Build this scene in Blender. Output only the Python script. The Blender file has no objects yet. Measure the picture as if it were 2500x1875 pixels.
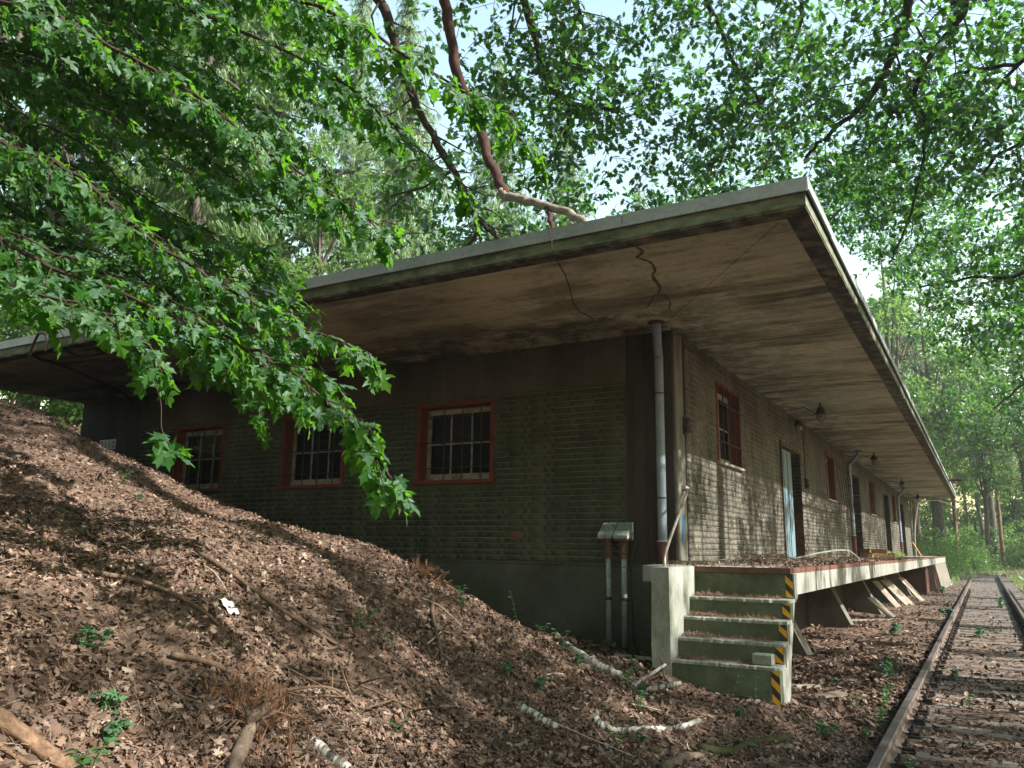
import bpy, math, random
import numpy as np
from mathutils import Vector, Matrix

random.seed(11)
rng = np.random.default_rng(11)
SC = bpy.context.scene
COL = SC.collection
PI = math.pi

# ------------------------------------------------------------------ camera
# metres; the camera stands at eye height between the rails, z = 0 is eye level
YAW, PITCH, ROLL = math.radians(30.05), math.radians(11.48), math.radians(0.75)
cam_d = bpy.data.cameras.new('camera')
cam = bpy.data.objects.new('camera', cam_d)
COL.objects.link(cam)
fw = Vector((-math.sin(YAW) * math.cos(PITCH), math.cos(YAW) * math.cos(PITCH), math.sin(PITCH)))
rt = Vector((math.cos(YAW), math.sin(YAW), 0))
up = rt.cross(fw)
rt2 = rt * math.cos(ROLL) + up * math.sin(ROLL)
up2 = up * math.cos(ROLL) - rt * math.sin(ROLL)
cam.matrix_world = Matrix((rt2, up2, -fw)).transposed().to_4x4()
cam_d.sensor_width = 36.0
cam_d.lens = 1961.4 / 2500 * 36.0
cam_d.clip_start = 0.05
cam_d.clip_end = 3000
SC.camera = cam

# ------------------------------------------------------------------ light
SUN_EL, SUN_AZ = math.radians(35.0), math.radians(3.0)       # azimuth from +X towards +Y
sun_dir = Vector((math.cos(SUN_EL) * math.cos(SUN_AZ), math.cos(SUN_EL) * math.sin(SUN_AZ), math.sin(SUN_EL)))
world = bpy.data.worlds.new('World')
SC.world = world
world.use_nodes = True
wnt = world.node_tree
wnt.nodes.clear()
sky = wnt.nodes.new('ShaderNodeTexSky')
sky.sky_type = 'NISHITA'
sky.sun_disc = False
sky.sun_elevation = SUN_EL
sky.sun_rotation = PI / 2 - SUN_AZ
sky.air_density = 2.2
sky.dust_density = 1.0
sky.ozone_density = 1.0
bg = wnt.nodes.new('ShaderNodeBackground')
bg.inputs['Strength'].default_value = 0.13
wo = wnt.nodes.new('ShaderNodeOutputWorld')
wnt.links.new(sky.outputs[0], bg.inputs['Color'])
wnt.links.new(bg.outputs[0], wo.inputs['Surface'])
sl = bpy.data.lights.new('sun', 'SUN')
sl.energy = 5.0
sl.angle = math.radians(0.5)
sl.color = (1.0, 0.96, 0.90)
so = bpy.data.objects.new('sun', sl)
COL.objects.link(so)
so.location = (20, 10, 30)
so.rotation_euler = sun_dir.to_track_quat('Z', 'Y').to_euler()
SC.view_settings.view_transform = 'Standard'
SC.view_settings.look = 'None'
SC.view_settings.gamma = 1.0
SC.view_settings.use_curve_mapping = False
SC.view_settings.exposure = 1.5
SC.render.engine = 'CYCLES'
SC.cycles.max_bounces = 8
SC.cycles.diffuse_bounces = 4
SC.cycles.glossy_bounces = 2
SC.cycles.transmission_bounces = 4
SC.cycles.caustics_reflective = False
SC.cycles.caustics_refractive = False
SC.cycles.use_denoising = True

# ------------------------------------------------------------------ materials
class NT:
    def __init__(self, name):
        self.m = bpy.data.materials.new(name)
        self.m.use_nodes = True
        self.t = self.m.node_tree
        self.t.nodes.clear()
        self.out = self.t.nodes.new('ShaderNodeOutputMaterial')
    def n(self, typ, **kw):
        nd = self.t.nodes.new(typ)
        for k, v in kw.items():
            setattr(nd, k, v)
        return nd
    def link(self, a, b):
        self.t.links.new(a, b)
    def pos(self, space='world', scale=(1, 1, 1)):
        if space == 'world':
            o = self.n('ShaderNodeNewGeometry').outputs['Position']
        else:
            o = self.n('ShaderNodeTexCoord').outputs['Object']
        mp = self.n('ShaderNodeMapping')
        mp.inputs['Scale'].default_value = scale
        self.link(o, mp.inputs['Vector'])
        return mp.outputs[0]
    def noise(self, vec, scale, detail=5, rough=0.6, dist=0.0):
        nd = self.n('ShaderNodeTexNoise')
        nd.inputs['Scale'].default_value = scale
        nd.inputs['Detail'].default_value = detail
        nd.inputs['Roughness'].default_value = rough
        nd.inputs['Distortion'].default_value = dist
        self.link(vec, nd.inputs['Vector'])
        return nd.outputs['Fac']
    def ramp(self, fac, stops):
        nd = self.n('ShaderNodeValToRGB')
        e = nd.color_ramp.elements
        while len(e) < len(stops):
            e.new(0.5)
        for el, (p, c) in zip(e, stops):
            el.position = p
            el.color = (c, c, c, 1) if isinstance(c, (int, float)) else (*c, 1)
        self.link(fac, nd.inputs['Fac'])
        return nd.outputs['Color']
    def mix(self, fac, a, b, mode='MIX'):
        nd = self.n('ShaderNodeMix', data_type='RGBA', blend_type=mode)
        for s, v in ((nd.inputs['Factor'], fac), (nd.inputs['A'], a), (nd.inputs['B'], b)):
            if isinstance(v, (int, float)):
                s.default_value = v
            elif isinstance(v, tuple):
                s.default_value = (*v, 1)
            else:
                self.link(v, s)
        return nd.outputs['Result']
    def math(self, op, a, b=0.0):
        nd = self.n('ShaderNodeMath', operation=op)
        for s, v in ((nd.inputs[0], a), (nd.inputs[1], b)):
            if isinstance(v, (int, float)):
                s.default_value = v
            else:
                self.link(v, s)
        return nd.outputs[0]
    def island(self):
        r = self.n('ShaderNodeNewGeometry').outputs['Random Per Island']
        o = self.n('ShaderNodeObjectInfo').outputs['Random']
        return self.math('FRACT', self.math('ADD', r, o))
    def bump(self, h, strength=0.3, dist=0.01):
        b = self.n('ShaderNodeBump')
        b.inputs['Strength'].default_value = strength
        b.inputs['Distance'].default_value = dist
        self.link(h, b.inputs['Height'])
        return b.outputs[0]
    def principled(self, color, rough=0.85, metal=0.0, normal=None, spec=0.3):
        p = self.n('ShaderNodeBsdfPrincipled')
        if isinstance(color, tuple):
            p.inputs['Base Color'].default_value = (*color, 1)
        else:
            self.link(color, p.inputs['Base Color'])
        if isinstance(rough, (int, float)):
            p.inputs['Roughness'].default_value = rough
        else:
            self.link(rough, p.inputs['Roughness'])
        p.inputs['Metallic'].default_value = metal
        p.inputs['Specular IOR Level'].default_value = spec
        if normal is not None:
            self.link(normal, p.inputs['Normal'])
        self.link(p.outputs[0], self.out.inputs['Surface'])
        return self.m


def worn(name, base, dark, space='world', scale=3.0, amount=(0.35, 0.65), stretch=(1, 1, 1), rough=0.85, metal=0.0,
         spots=None, bump=0.25, fine=40.0, spec=0.3, var=0.0):
    """base colour, blotches of a second colour, optional third, fine grain"""
    t = NT(name)
    v = t.pos(space, stretch)
    f = t.ramp(t.noise(v, scale, 7, 0.65), [(amount[0], 0.0), (amount[1], 1.0)])
    c = t.mix(f, base, dark)
    if spots:
        sc, col, a0, a1 = spots
        c = t.mix(t.ramp(t.noise(v, sc, 6, 0.7, 0.4), [(a0, 0.0), (a1, 1.0)]), c, col)
    g = t.noise(v, fine, 4, 0.7)
    c = t.mix(0.55, c, t.ramp(g, [(0.25, 0.45), (0.75, 1.35 if max(base) < 0.7 else 1.0)]), 'MULTIPLY')
    if var > 0:
        isl = t.island()
        c = t.mix(1.0, c, t.ramp(isl, [(0.0, 1 - var), (1.0, 1.0)]), 'MULTIPLY')
    return t.principled(c, rough, metal, t.bump(g, bump, 0.006), spec)


def leaf_mat(name, cols, trans, tfac=0.45, gloss=0.35, gl_amt=0.5):
    t = NT(name)
    isl = t.island()
    n = len(cols)
    c = t.ramp(isl, [(i / max(1, n - 1), cc) for i, cc in enumerate(cols)])
    d = t.n('ShaderNodeBsdfDiffuse')
    t.link(c, d.inputs['Color'])
    tr = t.n('ShaderNodeBsdfTranslucent')
    tc = t.mix(0.55, t.mix(1.0, c, (3.0, 3.0, 2.0), 'MULTIPLY'), trans)
    t.link(tc, tr.inputs['Color'])
    m1 = t.n('ShaderNodeMixShader')
    m1.inputs[0].default_value = tfac
    t.link(d.outputs[0], m1.inputs[1])
    t.link(tr.outputs[0], m1.inputs[2])
    g = t.n('ShaderNodeBsdfGlossy')
    g.inputs['Roughness'].default_value = gloss
    g.inputs['Color'].default_value = (0.85, 0.95, 1.0, 1)
    fr = t.n('ShaderNodeFresnel')
    fr.inputs['IOR'].default_value = 1.45
    m2 = t.n('ShaderNodeMixShader')
    t.link(t.math('MULTIPLY', fr.outputs[0], gl_amt), m2.inputs[0])
    t.link(m1.outputs[0], m2.inputs[1])
    t.link(g.outputs[0], m2.inputs[2])
    t.link(m2.outputs[0], t.out.inputs['Surface'])
    return t.m


def matte_leaf(name, cols, rough=0.75, noise_scale=60):
    t = NT(name)
    isl = t.island()
    n = len(cols)
    c = t.ramp(isl, [(i / max(1, n - 1), cc) for i, cc in enumerate(cols)])
    g = t.noise(t.pos('world'), noise_scale, 3)
    c = t.mix(0.5, c, t.ramp(g, [(0.2, 0.5), (0.8, 1.4)]), 'MULTIPLY')
    return t.principled(c, rough, spec=0.25)


M = {}
def wall_paint(name, base, grime, green, amt):
    t = NT(name)
    v = t.pos()
    c = t.mix(t.ramp(t.noise(v, 1.3, 7, 0.7), [(0.38, 0.0), (0.68, 1.0)]), base, grime)
    c = t.mix(t.ramp(t.noise(v, 0.55, 5, 0.6), [(0.5 - amt, 0.0), (0.75 - amt, 1.0)]), c, green)
    vs = t.pos('world', (3.0, 3.0, 0.25))
    c = t.mix(t.ramp(t.noise(vs, 2.2, 5, 0.65), [(0.48, 0.0), (0.75, 0.75)]), c, grime)      # rain streaks
    isl = t.island()
    c = t.mix(1.0, c, t.ramp(isl, [(0.0, 0.86), (0.5, 0.97), (0.95, 1.06), (0.99, 0.85)]), 'MULTIPLY')
    c = t.mix(t.ramp(isl, [(0.995, 0.0), (0.997, 0.7)]), c, (0.26, 0.08, 0.045))               # a few bare red bricks
    g = t.noise(v, 55, 4, 0.7)
    c = t.mix(0.6, c, t.ramp(g, [(0.25, 0.5), (0.75, 1.25)]), 'MULTIPLY')
    return t.principled(c, 0.88, 0, t.bump(g, 0.35, 0.008), 0.2)
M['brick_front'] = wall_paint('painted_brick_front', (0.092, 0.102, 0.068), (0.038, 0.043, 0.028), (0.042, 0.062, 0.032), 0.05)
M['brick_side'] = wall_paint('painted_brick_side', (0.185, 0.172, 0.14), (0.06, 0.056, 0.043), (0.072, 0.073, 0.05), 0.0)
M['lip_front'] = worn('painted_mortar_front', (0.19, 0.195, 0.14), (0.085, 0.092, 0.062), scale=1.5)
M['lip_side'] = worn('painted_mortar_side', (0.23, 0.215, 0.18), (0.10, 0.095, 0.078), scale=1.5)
M['plinth'] = worn('mossy_plinth', (0.085, 0.09, 0.07), (0.035, 0.042, 0.028), scale=1.6, spots=(4.0, (0.05, 0.07, 0.026), 0.5, 0.7))
M['beam'] = worn('smooth_painted_beam', (0.105, 0.098, 0.072), (0.035, 0.033, 0.025), scale=1.2, stretch=(1, 1, 0.35), amount=(0.35, 0.7))
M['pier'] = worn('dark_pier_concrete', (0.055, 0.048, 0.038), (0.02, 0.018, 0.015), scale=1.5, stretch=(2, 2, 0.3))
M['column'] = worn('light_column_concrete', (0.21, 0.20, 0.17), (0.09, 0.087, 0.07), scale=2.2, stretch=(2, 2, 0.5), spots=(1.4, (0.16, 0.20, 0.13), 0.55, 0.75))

def soffit_mat():
    t = NT('soffit_concrete')
    v = t.pos()
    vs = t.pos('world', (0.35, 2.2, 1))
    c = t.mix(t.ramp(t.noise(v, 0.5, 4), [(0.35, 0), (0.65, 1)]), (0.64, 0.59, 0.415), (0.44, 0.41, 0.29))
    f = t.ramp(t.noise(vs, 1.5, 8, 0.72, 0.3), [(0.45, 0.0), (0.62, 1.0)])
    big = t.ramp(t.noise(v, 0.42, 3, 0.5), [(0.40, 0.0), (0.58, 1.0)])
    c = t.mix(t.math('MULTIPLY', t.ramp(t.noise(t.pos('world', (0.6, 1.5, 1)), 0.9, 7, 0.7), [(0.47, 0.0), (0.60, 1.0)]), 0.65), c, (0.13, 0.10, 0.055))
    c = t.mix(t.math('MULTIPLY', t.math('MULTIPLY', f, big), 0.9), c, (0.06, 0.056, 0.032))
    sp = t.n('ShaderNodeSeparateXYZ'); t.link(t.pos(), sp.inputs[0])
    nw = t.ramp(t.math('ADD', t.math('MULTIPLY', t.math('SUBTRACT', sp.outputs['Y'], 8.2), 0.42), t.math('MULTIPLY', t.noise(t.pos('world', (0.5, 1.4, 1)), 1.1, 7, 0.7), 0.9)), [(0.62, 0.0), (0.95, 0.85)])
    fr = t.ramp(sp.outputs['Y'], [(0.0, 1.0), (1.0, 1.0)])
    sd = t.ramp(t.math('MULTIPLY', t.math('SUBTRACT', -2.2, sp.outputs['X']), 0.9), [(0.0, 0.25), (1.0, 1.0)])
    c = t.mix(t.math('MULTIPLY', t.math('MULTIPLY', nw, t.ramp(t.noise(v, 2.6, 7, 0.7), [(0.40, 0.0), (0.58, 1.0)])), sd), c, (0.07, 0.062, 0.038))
    c = t.mix(t.math('MULTIPLY', t.ramp(t.noise(v, 7, 6, 0.75), [(0.52, 0.0), (0.7, 1.0)]), 0.55), c, (0.11, 0.095, 0.06))
    w = t.n('ShaderNodeTexWave', wave_type='BANDS', bands_direction='Y')
    w.inputs['Scale'].default_value = 1.7
    w.inputs['Distortion'].default_value = 0.25
    w.inputs['Detail'].default_value = 2
    t.link(v, w.inputs['Vector'])
    line = t.ramp(w.outputs['Fac'], [(0.0, 0.0), (0.06, 1.0)])
    c = t.mix(0.22, c, line, 'MULTIPLY')
    g = t.noise(v, 45, 4, 0.7)
    c = t.mix(0.5, c, t.ramp(g, [(0.25, 0.55), (0.75, 1.25)]), 'MULTIPLY')
    return t.principled(c, 0.9, 0, t.bump(t.math('ADD', g, t.math('MULTIPLY', line, 1.2)), 0.3, 0.008), 0.2)
M['soffit'] = soffit_mat()
M['drip'] = worn('black_wet_edge', (0.035, 0.035, 0.025), (0.17, 0.145, 0.10), scale=4.5, amount=(0.46, 0.62), stretch=(1, 1, 1))
M['fascia'] = worn('mossy_fascia', (0.20, 0.22, 0.155), (0.06, 0.08, 0.042), scale=2.6, amount=(0.38, 0.62), stretch=(1, 1, 2.5), spots=(9, (0.30, 0.29, 0.22), 0.58, 0.7))
M['flashing'] = worn('grey_flashing', (0.30, 0.33, 0.35), (0.19, 0.21, 0.21), scale=2.0, amount=(0.45, 0.8), rough=0.5, fine=25, bump=0.08, spec=0.5)
M['roofing'] = worn('roof_felt', (0.10, 0.10, 0.09), (0.06, 0.05, 0.035), scale=2)
M['pvc'] = worn('grey_pipe', (0.20, 0.25, 0.30), (0.13, 0.16, 0.185), scale=2.5, amount=(0.45, 0.75), rough=0.45, fine=20, bump=0.05, spec=0.5)
M['rust_pipe'] = worn('red_brown_cast_pipe', (0.14, 0.045, 0.03), (0.07, 0.03, 0.025), scale=6, rough=0.7)
M['red'] = worn('red_painted_surround', (0.19, 0.032, 0.02), (0.11, 0.032, 0.022), scale=5, spots=(16, (0.33, 0.24, 0.17), 0.62, 0.7))
M['sash'] = worn('weathered_white_sash', (0.34, 0.325, 0.275), (0.16, 0.145, 0.115), scale=9, amount=(0.4, 0.65), stretch=(1, 1, 1))
M['iron'] = worn('black_iron', (0.020, 0.017, 0.015), (0.05, 0.026, 0.016), scale=14, rough=0.6)
M['door'] = worn('blue_grey_steel_door', (0.12, 0.19, 0.225), (0.08, 0.13, 0.15), scale=2.5, amount=(0.4, 0.8), rough=0.55, bump=0.06)
M['dark_brick'] = worn('bare_brick', (0.20, 0.075, 0.05), (0.09, 0.05, 0.04), scale=3, var=0.45)
M['jamb'] = worn('grimy_jamb_brick', (0.075, 0.062, 0.05), (0.035, 0.03, 0.025), scale=4, var=0.4)
M['mortar_light'] = worn('pale_mortar', (0.42, 0.40, 0.36), (0.22, 0.2, 0.17), scale=8)
M['concrete'] = worn('stair_concrete', (0.30, 0.305, 0.27), (0.12, 0.13, 0.10), scale=2.2, amount=(0.4, 0.72), stretch=(1.5, 1.5, 0.6), spots=(3.0, (0.13, 0.155, 0.09), 0.52, 0.72))
M['riser'] = worn('mossy_riser', (0.115, 0.13, 0.085), (0.055, 0.066, 0.036), scale=3.0, amount=(0.35, 0.65), spots=(5.0, (0.035, 0.04, 0.03), 0.62, 0.75))
M['beam_edge'] = worn('platform_edge_concrete', (0.25, 0.25, 0.22), (0.13, 0.128, 0.105), scale=2.0, amount=(0.45, 0.75), stretch=(1, 2.5, 0.5), spots=(5, (0.12, 0.12, 0.09), 0.64, 0.74))
M['under'] = worn('underside_concrete', (0.20, 0.18, 0.145), (0.10, 0.09, 0.07), scale=2)
M['buttress'] = worn('dark_buttress_concrete', (0.15, 0.14, 0.115), (0.07, 0.066, 0.052), scale=1.8, amount=(0.3, 0.6))  # darker than the stair concrete, with broad darker blotches
M['void'] = worn('shade_black_concrete', (0.028, 0.025, 0.021), (0.014, 0.013, 0.011), scale=2)  # near-black colour paints in the deep shade under the platform
M['angle'] = worn('rusty_edge_angle', (0.085, 0.032, 0.026), (0.15, 0.075, 0.05), scale=7, rough=0.65)
M['yellow'] = worn('hazard_yellow', (0.72, 0.36, 0.02), (0.5, 0.25, 0.02), scale=8, amount=(0.5, 0.8), rough=0.5, bump=0.03)
M['black'] = worn('hazard_black', (0.016, 0.016, 0.018), (0.04, 0.04, 0.04), scale=8, rough=0.5, bump=0.03)
M['steel'] = worn('galvanised_tube', (0.42, 0.40, 0.35), (0.25, 0.22, 0.17), scale=8, rough=0.38, metal=0.7, bump=0.04)
M['copper_green'] = worn('flaking_pale_green_paint', (0.24, 0.29, 0.265), (0.15, 0.185, 0.165), scale=7, spots=(22, (0.09, 0.05, 0.03), 0.56, 0.64))
M['rust'] = worn('rust', (0.10, 0.058, 0.036), (0.045, 0.028, 0.02), scale=12, rough=0.9)
M['rail_top'] = worn('worn_rail_steel', (0.17, 0.145, 0.138), (0.10, 0.075, 0.068), scale=5, rough=0.42, metal=0.35, bump=0.06, stretch=(1, 0.3, 1))
M['rail_side'] = worn('rusted_rail_side', (0.17, 0.125, 0.10), (0.08, 0.055, 0.045), scale=6, rough=0.8, stretch=(1, 0.4, 1))
M['clip'] = worn('dark_fastening', (0.05, 0.035, 0.03), (0.022, 0.018, 0.016), scale=20, rough=0.8, space='object')
M['sleeper'] = worn('weathered_sleeper', (0.215, 0.185, 0.155), (0.095, 0.075, 0.06), scale=3.2, stretch=(0.5, 7, 3), amount=(0.38, 0.66), space='world')
M['blue_paint'] = worn('blue_spray_paint', (0.02, 0.24, 0.52), (0.03, 0.18, 0.4), scale=10)
M['tar'] = worn('dark_filler', (0.16, 0.125, 0.08), (0.07, 0.05, 0.034), scale=8)
M['white_plate'] = worn('white_enamel_plate', (0.72, 0.73, 0.66), (0.5, 0.5, 0.44), scale=6, amount=(0.55, 0.8), rough=0.45, bump=0.02)
M['lamp_glass'] = worn('dusty_lamp_glass', (0.26, 0.26, 0.22), (0.18, 0.17, 0.15), scale=10, rough=0.25, space='object')
M['litter_board'] = worn('old_board', (0.30, 0.255, 0.20), (0.16, 0.13, 0.10), scale=4, stretch=(1, 1, 1), spots=(9, (0.42, 0.39, 0.34), 0.55, 0.7))

tg = NT('dark_pane')
gp = tg.n('ShaderNodeBsdfPrincipled')
gp.inputs['Base Color'].default_value = (0.006, 0.007, 0.007, 1)
gp.inputs['Roughness'].default_value = 0.3
gp.inputs['Specular IOR Level'].default_value = 0.05
tr_ = tg.n('ShaderNodeBsdfTransparent')
tr_.inputs[0].default_value = (0.86, 0.92, 0.86, 1)
mx_ = tg.n('ShaderNodeMixShader')
mx_.inputs[0].default_value = 0.38
tg.link(gp.outputs[0], mx_.inputs[1]); tg.link(tr_.outputs[0], mx_.inputs[2]); tg.link(mx_.outputs[0], tg.out.inputs['Surface'])
M['pane'] = tg.m

def bark(name, a, b, scale=14, stretch=(1, 1, 0.25), space='world'):
    t = NT(name)
    v = t.pos(space, stretch)
    n1 = t.noise(v, scale, 6, 0.7)
    c = t.mix(t.ramp(n1, [(0.35, 0), (0.65, 1)]), a, b)
    return t.principled(c, 0.92, 0, t.bump(n1, 0.8, 0.02), 0.15)
M['bark_oak'] = bark('oak_bark', (0.035, 0.028, 0.022), (0.075, 0.06, 0.045))
M['bark_red'] = bark('reddish_limb_bark', (0.085, 0.045, 0.036), (0.035, 0.02, 0.018), 7, (1, 1, 0.6))
M['bark_grey'] = bark('bare_grey_wood', (0.30, 0.26, 0.21), (0.17, 0.145, 0.12), 12, (1, 1, 1))
M['bark_maple'] = bark('maple_twig_bark', (0.055, 0.036, 0.027), (0.03, 0.02, 0.016), 20)
M['bark_pine'] = bark('pine_bark', (0.22, 0.12, 0.075), (0.10, 0.065, 0.05), 8)
M['bark_far'] = bark('grey_trunk_bark', (0.12, 0.105, 0.085), (0.06, 0.052, 0.042), 8)
M['rotten'] = bark('rotten_brown_log', (0.24, 0.15, 0.09), (0.09, 0.055, 0.035), 14, (0.35, 2.5, 2.5))
M['stump'] = bark('grey_brown_dead_log', (0.17, 0.13, 0.095), (0.075, 0.055, 0.04), 16, (1, 1, 1))
M['twig'] = bark('dry_twig', (0.17, 0.115, 0.08), (0.09, 0.06, 0.042), 30, (1, 1, 1))
M['pale_twig'] = bark('pale_dry_stick', (0.48, 0.41, 0.34), (0.30, 0.24, 0.19), 30, (1, 1, 1))
M['moss'] = bark('moss_cover', (0.035, 0.055, 0.012), (0.045, 0.036, 0.026), 9, (1, 1, 1))
M['firewood'] = bark('split_firewood', (0.34, 0.20, 0.10), (0.22, 0.125, 0.065), 14, (1, 1, 1))
def birch():
    t = NT('birch_bark')
    v = t.pos('object', (1, 1, 1))
    lent = t.ramp(t.noise(t.pos('object', (26, 4, 4)), 1.6, 4, 0.7), [(0.48, 0.0), (0.58, 1.0)])
    c = t.mix(lent, (0.36, 0.35, 0.31), (0.05, 0.045, 0.04))
    c = t.mix(t.ramp(t.noise(v, 5, 5), [(0.5, 0), (0.75, 0.7)]), c, (0.38, 0.34, 0.27))
    return t.principled(c, 0.7, 0, t.bump(lent, -0.3, 0.01), 0.25)
M['birch'] = birch()

M['litter'] = matte_leaf('fallen_leaves', [(0.022, 0.013, 0.009), (0.062, 0.036, 0.024), (0.165, 0.106, 0.073), (0.095, 0.050, 0.030), (0.036, 0.021, 0.015), (0.28, 0.208, 0.155), (0.125, 0.073, 0.047), (0.045, 0.029, 0.021), (0.21, 0.142, 0.100)], 0.6)
M['needles_dry'] = matte_leaf('dry_needles', [(0.13, 0.066, 0.035), (0.19, 0.105, 0.058), (0.085, 0.044, 0.026)])
M['straw'] = matte_leaf('dead_stems', [(0.12, 0.075, 0.052), (0.23, 0.16, 0.115), (0.065, 0.043, 0.032)])
M['maple'] = leaf_mat('maple_leaf', [(0.016, 0.062, 0.009), (0.025, 0.085, 0.010), (0.018, 0.066, 0.018), (0.040, 0.105, 0.009), (0.013, 0.045, 0.010)], (0.19, 0.48, 0.012), 0.5, 0.6, 0.05)
M['oak'] = leaf_mat('oak_leaf', [(0.018, 0.055, 0.020), (0.028, 0.078, 0.022), (0.022, 0.066, 0.028), (0.045, 0.105, 0.018)], (0.13, 0.36, 0.02), 0.44, 0.5, 0.14)
M['spruce'] = leaf_mat('spruce_needles', [(0.07, 0.13, 0.03), (0.12, 0.19, 0.055), (0.09, 0.155, 0.04)], (0.30, 0.46, 0.10), 0.3, 0.6, 0.08)
M['pine'] = leaf_mat('pine_needles', [(0.05, 0.085, 0.045), (0.07, 0.11, 0.055), (0.05, 0.09, 0.05)], (0.2, 0.32, 0.14), 0.3, 0.6, 0.08)
M['far_leaf'] = leaf_mat('woodland_leaf', [(0.055, 0.11, 0.03), (0.085, 0.155, 0.04), (0.07, 0.13, 0.05), (0.11, 0.18, 0.045)], (0.24, 0.44, 0.06), 0.44, 0.5, 0.12)
M['seedling'] = leaf_mat('seedling_leaf', [(0.035, 0.10, 0.03), (0.05, 0.13, 0.035), (0.045, 0.11, 0.045)], (0.12, 0.32, 0.05), 0.35, 0.5, 0.2)
M['grass'] = leaf_mat('grass_blade', [(0.10, 0.17, 0.04), (0.18, 0.22, 0.07), (0.25, 0.24, 0.10)], (0.3, 0.45, 0.1), 0.35, 0.5, 0.3)
M['stone'] = worn('ballast_stone', (0.22, 0.215, 0.205), (0.13, 0.12, 0.11), scale=10, var=0.5)

def ground_mat():
    t = NT('forest_soil')
    v = t.pos()
    n1 = t.noise(v, 1.1, 6, 0.65)
    c = t.mix(t.ramp(n1, [(0.35, 0), (0.65, 1)]), (0.085, 0.055, 0.038), (0.15, 0.10, 0.07))
    vo = t.n('ShaderNodeTexVoronoi')
    vo.inputs['Scale'].default_value = 16
    t.link(v, vo.inputs['Vector'])
    c = t.mix(0.5, c, t.mix(1.0, t.ramp(vo.outputs['Color'], [(0.0, 0.1), (1.0, 1.0)]), (0.28, 0.19, 0.14), 'MULTIPLY'))
    g = t.noise(v, 35, 5, 0.75)
    c = t.mix(0.6, c, t.ramp(g, [(0.25, 0.4), (0.75, 1.5)]), 'MULTIPLY')
    sep = t.n('ShaderNodeSeparateXYZ')
    t.link(t.pos(), sep.inputs[0])
    # far beyond the platform the litter gives way to thin grass
    gy = t.ramp(t.math('MULTIPLY', t.math('SUBTRACT', sep.outputs['Y'], 44), 0.05), [(0.0, 0.0), (1.0, 1.0)])
    c = t.mix(t.math('MULTIPLY', gy, t.ramp(t.noise(v, 0.6, 4), [(0.35, 0.1), (0.6, 1.0)])), c, (0.15, 0.17, 0.06))
    return t.principled(c, 0.95, 0, t.bump(t.math('ADD', g, vo.outputs['Distance']), 0.8, 0.03), 0.15)
M['ground'] = ground_mat()

# ------------------------------------------------------------------ mesh helpers
def link(o, parent=None):
    COL.objects.link(o)
    if parent is not None:
        o.parent = parent
    return o

def tag(o, label=None, cat=None, group=None, kind=None):
    if label: o['label'] = label
    if cat: o['category'] = cat
    if group: o['group'] = group
    if kind: o['kind'] = kind
    return o

def wloc(o):
    v = Vector((0, 0, 0))
    while o is not None:
        v = v + o.location
        o = o.parent
    return v

def empty(name, loc, label, cat, group=None):
    o = bpy.data.objects.new(name, None)
    o.location = loc
    o.empty_display_size = 0.2
    link(o)
    return tag(o, label, cat, group)

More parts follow.
